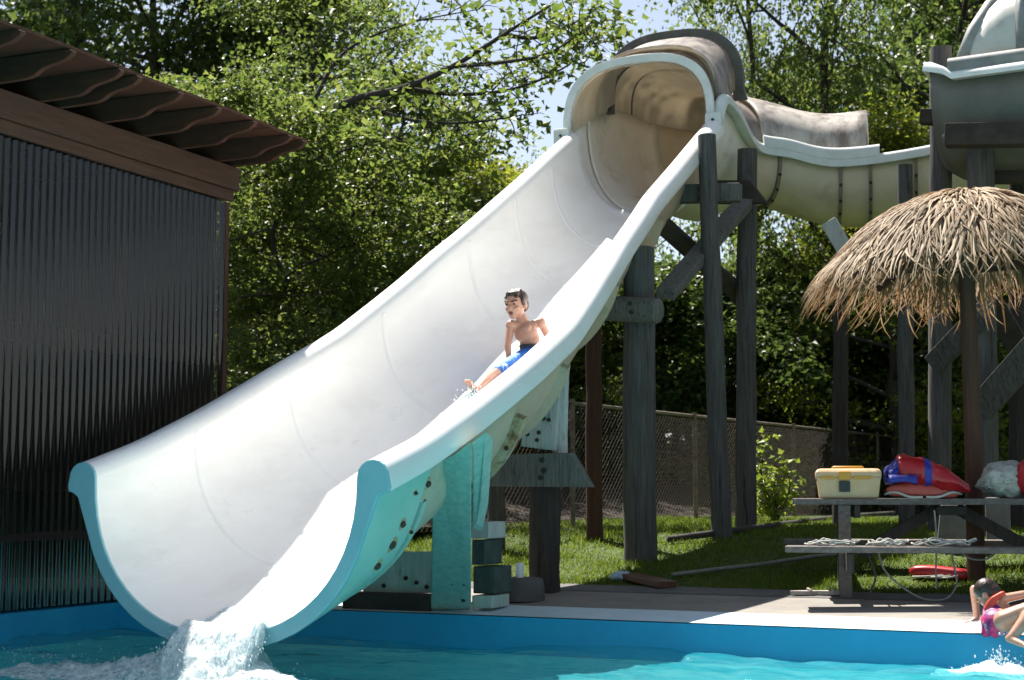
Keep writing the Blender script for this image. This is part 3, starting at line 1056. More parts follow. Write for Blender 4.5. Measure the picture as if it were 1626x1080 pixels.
plank('crossbeam', 'black deep timber high between tower posts behind the parasol top', 'beam', W(1565, 262, 13.9), W(1660, 262, 13.9), .1, .34, BEAMDK)

# ================================================================== CHAIN-LINK FENCE
GALV = mat('rusty_galvanised_steel', (0.26, 0.22, 0.18), (0.14, 0.105, 0.08), scale=14, rough=.6, metallic=.3)
WIRE = mat('rusty_wire', (0.12, 0.095, 0.075), rough=.6, metallic=.2)
fz0, fz1 = gz(19) - .04, FA.z
fl = 24.0
fst = Vector((FA.x, FA.y, 0)) - FDIR * 3
fence = thing('chain_link_fence', 'rusty chain-link fence with thin rails at the foot of the dark bank', 'fence', (fst.x, fst.y, fz0))
fv, ff = [], []


def strip(p, q, r):
    d = (q - p).normalized()
    s = FN
    u = d.cross(s)
    o = len(fv)
    for e in (p, q):
        for k in range(3):
            a = 2 * math.pi * k / 3
            fv.append(e + s * math.cos(a) * r + u * math.sin(a) * r)
    for k in range(3):
        ff.append((o + k, o + (k + 1) % 3, o + 3 + (k + 1) % 3, o + 3 + k))


H = fz1 - fz0 - .03
cell = .075
nw = int((fl + H) / cell)
for i in range(nw):
    s0 = i * cell - H
    for sg in (0, 1):
        a0, a1 = (0, H) if sg == 0 else (H, 0)
        t0, t1 = s0, s0 + H
        z0, z1 = a0, a1
        if t0 < 0:
            z0 = lerp(a0, a1, -t0 / H); t0 = 0
        if t1 > fl:
            z1 = lerp(a0, a1, (fl - s0) / H); t1 = fl
        if t1 <= t0:
            continue
        strip(fst + FDIR * t0 + Vector((0, 0, fz0 + .02 + z0)), fst + FDIR * t1 + Vector((0, 0, fz0 + .02 + z1)), .0022)
MB().add(fv, ff).build('mesh', WIRE, fence)
MB().tube([fst + Vector((0, 0, fz1)), fst + FDIR * fl + Vector((0, 0, fz1))], .018, 8).build('top_rail', GALV, fence, smooth=True, angle=50)
s = .9
post_s = []
for px in (905, 1100, 1257, 1390, 1476, 1545, 1590):
    r_, fw_ = ray(px, 700)
    den = r_.x * FN.x + r_.y * FN.y
    tt = (fst.x * FN.x + fst.y * FN.y) / den
    p = Vector((r_.x * tt, r_.y * tt, 0))
    MB().tube([p + Vector((0, 0, fz0 - .1)) - FN * .03, p + Vector((0, 0, fz1 + .04)) - FN * .03], .026, 10).build('fence_post', GALV, fence, smooth=True, angle=50)
# ================================================================== THE SHED ON THE LEFT
SMOKE = bpy.data.materials.new('smoked_corrugated_plastic')
nt, N, L = nodes_of(SMOKE)
b = N['Principled BSDF']
b.inputs['Base Color'].default_value = (0.006, 0.0065, 0.007, 1)
b.inputs['Roughness'].default_value = 0.16
b.inputs['Specular IOR Level'].default_value = 1.0
nn = N.new('ShaderNodeTexNoise')
nn.inputs['Scale'].default_value = 2.5
nn.inputs['Detail'].default_value = 6
mr = N.new('ShaderNodeMapRange')
mr.inputs['To Min'].default_value = .06
mr.inputs['To Max'].default_value = .14
L.new(nn.outputs['Fac'], mr.inputs['Value'])
L.new(mr.outputs['Result'], b.inputs['Roughness'])
tr = N.new('ShaderNodeBsdfTransparent')
tr.inputs['Color'].default_value = (.55, .55, .52, 1)
mx = N.new('ShaderNodeMixShader')
mx.inputs['Fac'].default_value = .42
L.new(b.outputs['BSDF'], mx.inputs[1])
L.new(tr.outputs['BSDF'], mx.inputs[2])
L.new(mx.outputs['Shader'], N['Material Output'].inputs['Surface'])

SX, SY1, SY0 = -7.52, 10.66, 4.0
shed = thing('shed', 'dark shed of black corrugated plastic with brown rafters and red-brown beams', 'shed', (SX, SY0, 0))
zb_top = WX(368, 264, SX + .06).z
zb_bot = WX(372, 302, SX + .06).z
zl_bot = WX(362, 319, SX + .03).z
zt = WX(490, 232, -6.76).z
# corrugated wall sheet (waves run vertically)
npt = int((SY1 - .06 - SY0) / .0755 * 8)
pts_lo, pts_hi = [], []
for i in range(npt + 1):
    y = lerp(SY0, SY1 - .06, i / npt)
    x = SX + .012 * math.sin(2 * math.pi * y / .0755)
    pts_lo.append(Vector((x, y, .012)))
    pts_hi.append(Vector((x, y, zb_bot)))
MB().loft([pts_lo, [p.lerp(q, .5) for p, q in zip(pts_lo, pts_hi)], pts_hi]).build('corrugated_wall', SMOKE, shed, smooth=True)
# back and far walls close the shed
DARKIN = mat('dark_shed_boards', (0.02, 0.017, 0.015), (0.035, 0.03, 0.026), scale=5, rough=.9, stretch=(6, 6, 1))
m = MB()
m.box((SX - 3.2, (SY0 + SY1) / 2, zt / 2), (.05, SY1 - SY0 - .1, zt - .02))
m.build('back_wall', DARKIN, shed)
MB().box((SX - 1.62, SY1 - .09, zb_top / 2), (3.08, .05, zb_top - .02)).build('end_wall', DARKIN, shed)
MB().box((SX - 1.62, SY0 + .05, zb_top / 2), (3.08, .05, zb_top - .02)).build('end_wall', DARKIN, shed)
# frame
MB().box((SX + .045, (SY0 + SY1) / 2 + .0, (zb_top + zb_bot) / 2), (.05, SY1 - SY0 + .10, zb_top - zb_bot)).build('top_beam', CEDAR, shed, bevel=.006)
MB().box((SX + .028, (SY0 + SY1) / 2, (zb_bot + zl_bot) / 2 - .002), (.04, SY1 - SY0, zb_bot - zl_bot - .004)).build('lower_beam', CEDAR, shed, bevel=.006)
MB().box((SX - .02, SY1 - .028, zl_bot / 2), (.06, .055, zl_bot - .01)).build('corner_post', CEDARV, shed, bevel=.005)
for y in (9.35, 8.0, 6.6, 5.2):
    MB().box((SX - .09, y, zb_bot / 2), (.09, .09, zb_bot - .03)).build('stud', CEDARV, shed)
for z in (.9, 1.95):
    MB().box((SX - .075, (SY0 + SY1) / 2 - .03, z), (.05, SY1 - SY0 - .2, .14)).build('cross_rail', CEDAR, shed)
# nail heads on the beam



def rafter_poly(y):
    x_tip, x_wall = -6.74, SX - 3.3
    z0 = zb_top + .004
    top = zt + .035
    pts = [(x_wall, z0), (-7.30, z0), (-7.12, z0 + .004), (-7.06, z0 + .02), (-7.02, z0 + .045), (-6.98, z0 + .062), (-6.93, z0 + .072), (-6.86, z0 + .082), (-6.80, z0 + .096), (-6.76, z0 + .118), (x_tip, z0 + .14), (x_tip - .005, top - .012), (-6.78, top), (x_wall, top + .05)]
    return [Vector((x, y, z)) for x, z in pts]


for y in (10.62, 10.40, 9.88, 9.40, 8.92, 8.44, 8.24, 7.74, 7.26, 6.76, 6.28, 6.06, 5.56, 5.06, 4.58, 4.1):
    MB().prism(rafter_poly(y), (0, .045, 0)).build('rafter', RAFTER, shed, bevel=.004)
# roof boards along the shed, slightly uneven
rb = []
xs = [-6.775, -7.01, -7.24, -7.47, -7.70, -7.93, -8.16, -8.40, -8.63, -8.86, -9.1, -9.34, -9.58, -9.82, -10.06, -10.3, -10.54]
for i, x in enumerate(xs):
    zz = zt + .035 + .05 * (-6.78 - x) / 4.0 + .016
    w_ = .24
    m = MB()
    n = 12
    for k in range(n):
        y0, y1 = lerp(SY0 - .1, SY1 + .06, k / n), lerp(SY0 - .1, SY1 + .06, (k + 1) / n)
        m.beam((x - w_ / 2, y0, zz + .004 * math.sin(k * 2.1 + i)), (x - w_ / 2, y1 - .0015, zz + .004 * math.sin(k * 2.1 + 1 + i)), w_ - .004, .022)
    m.build('roof_board', RAFTER, shed)

# ================================================================== THATCHED PARASOL
PYC = 11.5
pc = W(1541, 600, PYC)
pz0 = gz(PYC) - .02
parasol = thing('thatched_parasol', 'round thatched palm parasol on a brown post behind the picnic table', 'parasol', (pc.x, pc.y, pz0))
DP = (pc.x * -SA + pc.y * CA)
apex_z = W(1541, 306, PYC).z
eave_z = W(1541, 432, PYC).z
RAD = 226 / F * DP * 1.0
MB().tube([(pc.x, pc.y, pz0), (pc.x + .004, pc.y, 1.2), (pc.x - .006, pc.y, apex_z - .12)], [.066, .062, .055], 14, wob=.04).build('post', POLEBR, parasol, smooth=True, angle=50)
THATCH = leaf_mat('dry_palm_thatch', (0.15, 0.10, 0.055), (0.32, 0.225, 0.135), (0.46, 0.36, 0.25), trans=.18, rough=.7)
THATCH_LOW = leaf_mat('golden_palm_thatch', (0.13, 0.075, 0.032), (0.25, 0.155, 0.07), (0.34, 0.24, 0.13), trans=.28, rough=.7)
CORE = mat('thatch_core', (0.035, 0.022, 0.013), (0.06, 0.04, 0.025), scale=8, rough=1.0, stretch=(1, 1, 4))


def dome(r):
    """height of the thatch surface at radius fraction r (0..1)"""
    return apex_z - (apex_z - eave_z) * (0.38 * r + 0.62 * r ** 3)


MB().lathe([(.03, dome(0) - .03)] + [(RAD * q, dome(q) - .06 - .02 * q) for q in (.1, .25, .4, .55, .7, .82)] + [(RAD * .78, dome(.82) - .10), (RAD * .5, dome(.5) - .13), (.06, dome(0) - .2)], (pc.x, pc.y, 0), 36).build('thatch_core', CORE, parasol, smooth=True)
rs = np.random.RandomState(5)


def fronds(n, r0lo, r0hi, llo, lhi, wlo, whi, droop, lift, seed):
    V, Fc = [], []
    rs = np.random.RandomState(seed)
    for k in range(n):
        a = rs.uniform(0, 2 * math.pi)
        da = rs.normal(0, .10)
        r0 = rs.uniform(r0lo, r0hi)
        ln = rs.uniform(llo, lhi)
        w = rs.uniform(wlo, whi)
        li = rs.uniform(0, lift)
        segs = 6
        prev = None
        o = len(V)
        tw = rs.normal(0, .35)
        for i in range(segs + 1):
            t = i / segs
            s = r0 + ln * t
            aa = a + da * t * t
            if s <= 1.0:
                r, z = RAD * s, dome(s)
            else:
                ex = (s - 1.0) * RAD
                r, z = RAD * (1 + .35 * (1 - math.exp(-3 * (s - 1)))), dome(1.0) - ex * droop
            z += li * math.sin(min(t, 1) * 2.2) - .02 * t
            ww = w * (1 - .75 * max(0, t - .35) / .65) if i < segs else w * .12
            c = Vector((pc.x + r * math.cos(aa), pc.y + r * math.sin(aa), z))
            tg = Vector((-math.sin(aa), math.cos(aa), 0))
            up = Vector((0, 0, 1))
            sd = tg * math.cos(tw) + up * math.sin(tw)
            V += [c - sd * ww, c + up * ww * .35, c + sd * ww]
        for i in range(segs):
            p = o + i * 3
            Fc += [(p, p + 1, p + 4, p + 3), (p + 1, p + 2, p + 5, p + 4)]
    return V, Fc


V1, F1 = fronds(1300, .02, .55, .28, .50, .007, .014, .9, .075, 1)
V2, F2 = fronds(2000, .42, .92, .20, .36, .006, .012, .9, .07, 2)
V4, F4 = fronds(110, .0, .06, .25, .5, .014, .024, .9, .07, 4)
allV = V1 + V2 + V4
allF = F1 + [tuple(i + len(V1) for i in f) for f in F2] + [tuple(i + len(V1) + len(V2) for i in f) for f in F4]
th = MB().add(allV, allF).build('thatch', THATCH, parasol, smooth=True)
V3, F3 = fronds(620, .78, .96, .16, .32, .006, .011, 1.1, -.08, 3)
MB().add(V3, F3).build('fringe', THATCH_LOW, parasol, smooth=True)
for k in range(8):
    a = 2 * math.pi * k / 8 + .2
    MB().beam((pc.x + .05 * math.cos(a), pc.y + .05 * math.sin(a), apex_z - .28), (pc.x + .86 * RAD * math.cos(a), pc.y + .86 * RAD * math.sin(a), dome(.88) - .17), .03, .045).build('spoke', POLEBR, parasol)

# ================================================================== PICNIC TABLE
tA = WD(1262, 794, 10.72)
TD = Vector((.967, .253, 0)).normalized()
TNn = Vector((-TD.y, TD.x, 0))
TZ = tA.z + .02
GRAYT = mat('weathered_grey_table_wood', (0.17, 0.145, 0.13), (0.09, 0.076, 0.07), scale=4, rough=.85, stretch=(5, 5, 9), bump=.45, bscale=12, c3=(0.055, 0.045, 0.04), c3scale=3, c3lo=.56, c3hi=.72)
table = thing('picnic_table', 'weathered grey wooden picnic table with a toolbox on top, at the lawn edge', 'table', (tA.x, tA.y, gz(tA.y)))
TL = 2.15
for k in range(5):
    p = tA + TNn * (.07 + .146 * k) + Vector((0, 0, -.012))
    sg = .012 * math.sin(k * 1.7)
    MB().beam(p - TD * sg, p + TD * (TL + sg), .138, .042).build('top_board', GRAYT, table, bevel=.005)
bA = WD(1247, 872, 10.28)
bz = bA.z
MB().beam(bA, bA + TD * (TL + .05), .13, .04).build('bench', GRAYT, table, bevel=.005)
MB().beam(bA + TNn * .135 + TD * .01, bA + TNn * .135 + TD * (TL + .04), .125, .04).build('bench', GRAYT, table, bevel=.005)
rb_ = bA + TNn * 1.55
MB().beam(rb_, rb_ + TD * (TL + .05), .13, .04).build('bench', GRAYT, table, bevel=.005)
MB().beam(rb_ + TNn * .135, rb_ + TNn * .135 + TD * (TL + .04), .125, .04).build('bench', GRAYT, table, bevel=.005)
DARKLEG = mat('dark_table_leg_wood', (0.05, 0.042, 0.037), (0.03, 0.025, 0.022), scale=4, rough=.9, stretch=(7, 7, 1), bump=.4, bscale=12)
for sx in (.34, 1.80):
    for q in (.06, .52):
        p = tA + TD * (sx + .02 * q) + TNn * q
        MB().box((p.x, p.y, (TZ - .04 + gz(p.y) - .03) / 2), (.085, .085, TZ - .04 - gz(p.y) + .0), Matrix.Rotation(math.atan2(TD.y, TD.x), 3, 'Z')).build('leg', GRAYT if q < .1 else DARKLEG, table, bevel=.004)
    p = bA + TD * (sx + .09) - TNn * .05
    q = rb_ + TD * (sx + .09) + TNn * .18
    p.z = q.z = bz - .09
    MB().beam(p, q, .04, .13).build('bench_bearer', DARKLEG, table, bevel=.004)
    p = tA + TD * (sx + .09) + TNn * .01
    q = tA + TD * (sx + .09) + TNn * .70
    p.z = q.z = TZ - .10
    MB().beam(p, q, .04, .09).build('top_bearer', DARKLEG, table, bevel=.004)
mid = tA + TNn * .35
for a, b_ in ((.46, 1.02), (1.72, 1.14)):
    p = mid + TD * a
    q = mid + TD * b_
    p.z, q.z = bz - .06, TZ - .08
    MB().beam(p, q, .05, .085).build('diagonal_brace', DARKLEG, table, bevel=.004)
p, q = mid + TD * 1.04, mid + TD * 1.12
MB().beam((mid + TD * .98) + Vector((0, 0, -.075)), (mid + TD * 1.18) + Vector((0, 0, -.075)), .5, .06).build('centre_bearer', DARKLEG, table, bevel=.004)


def onTable(px, depth):
    """point on the table top under picture column px, depth behind the front edge"""
    r_, fw = ray(px, 700)
    base = tA + TNn * depth
    # intersect in plan with the line base + TD*s
    s = (base.x * r_.y - base.y * r_.x) / (TD.y * r_.x - TD.x * r_.y)
    p = base + TD * s
    return Vector((p.x, p.y, tA.z + .0095))


# toolbox
TBC = mat('cream_toolbox_plastic', (0.60, 0.42, 0.24), (0.54, 0.34, 0.17), scale=6, rough=.45, c3=(0.40, 0.24, 0.08), c3scale=4, c3lo=.58, c3hi=.75, bump=.05, bscale=50)
TBY = mat('yellow_toolbox_latch', (0.60, 0.30, 0.03), (0.52, 0.24, 0.02), scale=6, rough=.4)
BLACK = mat('black_label_plastic', (0.012, 0.013, 0.014), rough=.4)
t0, t1 = onTable(1299, .05), onTable(1394, .05)
tc_ = (t0 + t1) / 2
tw = (t1 - t0).length
tb = thing('toolbox', 'cream plastic toolbox with yellow latches and a black square label, on the table', 'toolbox', tuple(tc_))
RT = Matrix.Rotation(math.atan2(TD.y, TD.x), 3, 'Z')


def tbx(x, y, z):
    return tc_ + TD * x + TNn * y + Vector((0, 0, z))


secs = []
for z, hw, hd0, hd1 in ((0, tw / 2 - .012, .012, .215), (.01, tw / 2 - .004, .004, .223), (.135, tw / 2 + .012, -.004, .232), (.142, tw / 2 + .018, -.010, .238), (.150, tw / 2 + .018, -.010, .238)):
    secs.append([tbx(-hw, hd0, z), tbx(hw, hd0, z), tbx(hw, hd1, z), tbx(-hw, hd1, z)])
MB().loft(secs, closed=True, capends=True).build('box', TBC, tb, bevel=.005)
secs = []
for z, hw, hd0, hd1 in ((.152, tw / 2 + .020, -.012, .240), (.185, tw / 2 + .020, -.012, .240), (.205, tw / 2 + .008, .006, .225), (.212, tw / 2 - .012, .03, .2)):
    secs.append([tbx(-hw, hd0, z), tbx(hw, hd0, z), tbx(hw, hd1, z), tbx(-hw, hd1, z)])
MB().loft(secs, closed=True, capends=True).build('lid', TBC, tb, bevel=.006)
MB().box(tbx(-.03, -.018, .085), (.075, .008, .075), RT).build('label_plate', BLACK, tb, bevel=.003)
MB().box(tbx(-.03, -.019, .162), (.085, .016, .06), RT).build('latch', TBY, tb, bevel=.006)
MB().box(tbx(-.145, -.016, .148), (.10, .010, .022), RT).build('latch', TBY, tb, bevel=.004)
MB().box(tbx(.09, -.016, .148), (.12, .010, .022), RT).build('latch', TBY, tb, bevel=.004)
MB().tube([tbx(-.11, .11, .213), tbx(-.10, .11, .222), tbx(.10, .11, .222), tbx(.11, .11, .213)], .009, 8).build('handle', TBY, tb, smooth=True)

# rescue tubes
REDF = mat('faded_red_foam', (0.50, 0.085, 0.06), (0.42, 0.06, 0.045), scale=7, rough=.55, bump=.1, bscale=40, c3=(0.55, 0.20, 0.15), c3scale=4, c3lo=.6, c3hi=.8)
REDD = mat('red_vinyl', (0.42, 0.012, 0.018), (0.32, 0.008, 0.014), scale=6, rough=.4, bump=.15, bscale=18)
BLUEN = mat('blue_nylon', (0.02, 0.03, 0.30), (0.014, 0.02, 0.20), scale=9, rough=.6, bump=.2, bscale=30)
ROPEW = mat('white_rope', (0.55, 0.54, 0.50), (0.38, 0.37, 0.34), scale=60, rough=.9, bump=.5, bscale=160)


def rescue_tube(label, p, q, w, h, mt, group):
    d = (q - p).normalized()
    s = Vector((-d.y, d.x, 0))
    ln = (q - p).length
    o = thing('rescue_tube', label, 'rescue tube', tuple((p + q) / 2 - Vector((0, 0, 0))), group)
    secs = []
    for i in range(17):
        t = i / 16
        k = max(.05, 1 - abs(2 * t - 1) ** 7) ** .5
        c = p + d * ln * t + Vector((0, 0, h / 2 + .004 + .008 * math.sin(t * 5)))
        secs.append([c + s * w / 2 * k * math.copysign(abs(math.cos(a)) ** .6, math.cos(a)) + Vector((0, 0, h / 2 * k * math.copysign(abs(math.sin(a)) ** .6, math.sin(a)))) for a in [2 * math.pi * j / 20 for j in range(20)]])
    MB().loft(secs, closed=True, capends=True).build('float', mt, o, smooth=True, angle=60)
    return o, d, s, ln


a, b_ = onTable(1405, .10), onTable(1522, .10)
rt, d, s, ln = rescue_tube('salmon red rescue tube lying on the table under the red vest', a, b_, .16, .10, REDF, 'rescue tubes')
for sg in (0, 1):
    e = a if sg == 0 else b_
    dd = d if sg == 0 else -d
    pts = [e - dd * .01 + Vector((0, 0, .03)), e - s * .085 + dd * .06 + Vector((0, 0, .045)), e - s * .095 + dd * .15 + Vector((0, 0, .014)), e - s * .09 + dd * .24 + Vector((0, 0, .012))]
    MB().tube(smoothpath(pts, 14), .009, 6).build('strap', ROPEW, rt, smooth=True)


def G(px, py):
    """ground point under a picture pixel"""
    r_, fw = ray(px, py)
    o = Vector((0, 0, EYE))
    lo_, hi_ = 7.0, 40.0
    for _ in range(60):
        m_ = (lo_ + hi_) / 2
        p = o + r_ * (m_ / r_.y)
        if p.z > gz(p.y):
            lo_ = m_
        else:
            hi_ = m_
    return o + r_ * (lo_ / r_.y)


a, b_ = G(1444, 917), G(1530, 921)
rt2, d, s, ln = rescue_tube('bright red rescue tube dropped on the grass under the picnic table', a, b_ + TD * .06, .15, .085, REDD, 'rescue tubes')
for k in range(3):
    pts = [a - s * .10 + d * (.05 + .1 * k) + Vector((0, 0, .012)), a - s * (.13 + .02 * k) + d * (.16 + .08 * k) + Vector((0, 0, .02)), a - s * .09 + d * (.27 + .05 * k) + Vector((0, 0, .03))]
    MB().tube(smoothpath(pts, 10), .008, 6).build('strap', ROPEW, rt2, smooth=True)

# red life vest folded on the tube
v0, v1 = onTable(1404, .13), onTable(1534, .13)
vest = thing('life_vest', 'folded red life vest with blue lining and blue strap, on the table', 'life vest', tuple(v0))
vd = (v1 - v0).normalized()
vs_ = TNn
vl = (v1 - v0).length


def vest_sec(t, grow=0.0, half=False):
    hgt = np.interp(t, [0, .18, .30, .45, .7, .88, 1], [.20, .245, .255, .245, .20, .13, .07])
    zb_ = np.interp(t, [0, .3, 1], [.115, .108, .04])
    dep = np.interp(t, [0, .5, 1], [.17, .19, .14])
    pts = []
    for j in range(25):
        a_ = 2 * math.pi * j / 24
        y = math.copysign(abs(math.cos(a_)) ** .7, math.cos(a_)) * (dep + grow)
        z = (math.sin(a_) * .5 + .5) ** 1.0 * (hgt + grow) + zb_ * (1 if math.sin(a_) < 0 else 1) - grow / 2
        y += .05 * (z - .15)
        wr = .022 * noise.fractal(Vector((t * 6, math.cos(a_) * 1.6, math.sin(a_) * 1.6 + 3)), .7, 2.1, 3)
        pts.append(v0 + vd * (vl * t) + vs_ * (y + wr) + Vector((0, 0, z * .85 + wr)))
    return pts


MB().loft([vest_sec(t) for t in np.linspace(.15, 1, 40)], closed=False, capends=True).build('shell', REDD, vest, smooth=True)
li = []
for t in np.linspace(.0, .22, 8):
    li.append([p - (Vector((0, 0, .05 * (1 - t * 4.4)))) if (i_ < 12) else p for i_, p in enumerate(vest_sec(t, -.015))])
MB().loft(li, capends=True).build('lining', BLUEN, vest, smooth=True)
MB().loft([vest_sec(t, .004) for t in (.46, .49, .52, .545)]).build('strap', BLUEN, vest, smooth=True)
fl_ = []
for t in np.linspace(.02, .36, 8):
    base = v0 + vd * vl * t
    fl_.append([base + vs_ * (-.20 + .015 * math.sin(t * 20)) + Vector((0, 0, .100 + .02 * math.sin(t * 9))), base + vs_ * -.23 + Vector((0, 0, .112 + .012 * math.sin(t * 9))), base + vs_ * -.21 + Vector((0, 0, .155)), base + vs_ * -.12 + Vector((0, 0, .165))])
MB().loft(fl_).build('lining_flap', BLUEN, vest, smooth=True, solid=.012)

# white crumpled net bundle and a dark red pad beside it at the right end of the table
nb0, nb1 = onTable(1556, .22), onTable(1624, .22)
m = MB()
c = (nb0 + nb1) / 2 + Vector((0, 0, .125))
m.ell(c, ((nb1 - nb0).length / 2 * 1.08, .16, .128), RT, 40, 26)
vv = []
for p in m.v:
    p = Vector(p)
    n_ = noise.fractal(p * 7, .6, 2.2, 5)
    q = (p - c)
    k = 1 + .30 * n_
    if q.z < 0:
        k = max(k, .8)
    vv.append(tuple(c + Vector((q.x * k, q.y * k, max(q.z * (1 + .2 * n_), -.122)))))
m.v = vv
NETM = mat('crumpled_white_canvas', (0.50, 0.48, 0.44), (0.36, 0.34, 0.31), scale=14, rough=.9, bump=.8, bscale=28, c3=(0.2, 0.18, 0.16), c3scale=9, c3lo=.55, c3hi=.7, bdist=.03)
bun = m.build('rope_bundle', NETM, smooth=True, origin=tuple((nb0 + nb1) / 2))
tag(bun, 'white bundle of canvas and tangled rope right of the parasol post, on the table', 'bundle')
rs = np.random.RandomState(3)
for k in range(9):
    a0 = rs.uniform(-2.6, 0.3)
    pts = []
    for j in range(7):
        a_ = a0 + .28 * j * rs.uniform(.7, 1.3)
        ph = rs.uniform(.1, 1.1) if j == 0 else min(max(ph + rs.normal(0, .25), .0), 1.3)
        rr_ = RT @ Vector(((nb1 - nb0).length / 2 * 1.1 * math.cos(a_) * math.cos(ph), .172 * math.sin(a_) * math.cos(ph), .134 * math.sin(ph) * 1.0 - .03))
        pts.append(c + rr_)
    MB().tube(smoothpath(pts, 24), .0075, 6).build('rope', ROPEW, bun, smooth=True)
rp0 = onTable(1637, .12)
o = MB().ell(rp0 + Vector((0, 0, .145)), (.12, .11, .142), RT, 20, 14).build('red_pad', REDD, origin=tuple(rp0), smooth=True)
tag(o, 'dark red padded bag at the right edge beside the white bundle', 'bag')

# ropes on the rear bench and hanging under the table
ROPEG = mat('grey_rope', (0.26, 0.25, 0.23), (0.17, 0.16, 0.15), scale=60, rough=.9, bump=.5, bscale=160)


def rope(label, pts, r=.009, n=40, mt=ROPEW):
    o = MB().tube(smoothpath(pts, n), r, 6).build('rope', mt, origin=tuple(pts[0]), smooth=True)
    tag(o, label, 'rope')
    return o


def coil(c, rad, turns, rise, squash=.55):
    out = []
    for i in range(int(turns * 12) + 1):
        a_ = 2 * math.pi * i / 12
        rr_ = rad * (1 + .30 * math.sin(i * .41) + .18 * math.sin(i * 1.13))
        out.append(c + TD * rr_ * math.cos(a_) + TNn * rr_ * squash * math.sin(a_) + Vector((0, 0, .012 + rise * i / (turns * 12) + .012 * math.sin(i * 1.3) + .010 * math.sin(i * 2.9 + rad * 40))))
    return out


fb = bA + TNn * .07 + Vector((0, 0, .02))
rope('white rope coiled loosely at the left end of the front bench', coil(fb + TD * .32, .13, 4, .02, .3), .006, 120)
rope('white rope coil in the middle of the front bench', coil(fb + TD * .68, .10, 4, .025, .45), .006, 120)
rope('tangled white rope at the middle right of the front bench', coil(fb + TD * 1.05, .15, 3.5, .03, .35), .006, 110)
hz = Vector((0, 0, 1))
q0 = bA + TNn * .20
gzb = gz(q0.y)
rope('white rope loop hanging off the bench down to the grass', [q0 + TD * .62 + hz * .0, q0 + TD * .66 - hz * .14, q0 + TD * .78 - hz * .26, q0 + TD * .92 - hz * .335, q0 + TD * 1.06 - hz * .33, q0 + TD * 1.13 - hz * .24, q0 + TD * 1.12 - hz * .12, q0 + TD * 1.10 - hz * .01], .007, 50, ROPEG)
rope('thin grey rope hanging straight below the table brace', [q0 + TD * 1.0 + hz * .26, q0 + TD * 1.01 + hz * .05, q0 + TD * 1.0 - hz * .12, q0 + TD * 1.0 - hz * .27], .006, 30, ROPEG)
rope('short white rope arc drooping under the bench by the parasol post', [q0 + TD * 1.15 + hz * .0, q0 + TD * 1.22 - hz * .06, q0 + TD * 1.33 - hz * .065, q0 + TD * 1.42 - hz * .0], .007, 30, ROPEG)
rope('dark rope hanging from the bench bearer by the left table legs', [q0 + TD * .55 - hz * .02, q0 + TD * .60 - hz * .18, q0 + TD * .57 - hz * .28, q0 + TD * .53 - hz * .35], .008, 30, mat('dark_rope', (.05, .045, .04), rough=.9))

# sandals by the front leg
SAND = mat('pale_sandal_rubber', (0.42, 0.38, 0.34), (0.30, 0.26, 0.23), scale=20, rough=.8)
for k, (px, py, ang, lab) in enumerate(((1280, 946, .1, 'pale sandal lying furthest left on the damp deck by the table'), (1318, 946, -.25, 'pale sandal touching the front leg of the table'))):
    p = G(px, py)
    o = thing('sandal', lab, 'sandal', tuple(p), 'pair of sandals')
    M = Matrix.Rotation(math.atan2(SA, CA) + ang, 3, 'Z')
    poly = [p + M @ Vector((.115 * math.cos(t) + .0, (.040 + .010 * math.cos(t)) * math.sin(t), .006)) for t in [2 * math.pi * i / 20 for i in range(20)]]
    MB().prism(poly, (0, 0, .03)).build('sole', SAND, o, bevel=.004)
    for x in (.035,):
        pts = [p + M @ Vector((x - .02 * math.sin(t), .044 * math.cos(t), .028 + .022 * math.sin(t))) for t in [math.pi * i / 8 for i in range(9)]]
        MB().tube(pts, .008, 6).build('strap', SAND, o, smooth=True)

# concrete foot of the tower behind the table
CONC = mat('rough_grey_concrete', (0.20, 0.195, 0.185), (0.13, 0.125, 0.12), scale=7, rough=.95, bump=.6, bscale=30)
f0, f1 = W(1484, 862, 12.6), W(1545, 862, 12.6)
zb2 = gz(12.6) - .05
h_ = W(1510, 800, 12.6).z
o = MB().loft([[Vector((f0.x, 12.6, zb2)), Vector((f1.x, 12.6, zb2)), Vector((f1.x, 13.0, zb2)), Vector((f0.x, 13.0, zb2))], [Vector((f0.x + .05, 12.62, h_)), Vector((f1.x - .02, 12.62, h_)), Vector((f1.x - .02, 12.96, h_)), Vector((f0.x + .05, 12.96, h_))]], closed=True, capends=True).build('concrete_footing', CONC, origin=(f0.x, 12.6, zb2), bevel=.02)
tag(o, 'rough grey tapered concrete footing seen under the table, left of the parasol post', 'footing')
f0, f1 = W(1566, 862, 12.9), W(1602, 862, 12.9)
o = MB().box(((f0.x + f1.x) / 2, 13.0, (zb2 + h_ + .05) / 2), (f1.x - f0.x, .2, h_ + .05 - zb2)).build('concrete_footing', CONC, origin=((f0.x + f1.x) / 2, 13.0, zb2), bevel=.015)
tag(o, 'flat grey concrete slab footing seen under the table, right of the parasol post', 'footing')

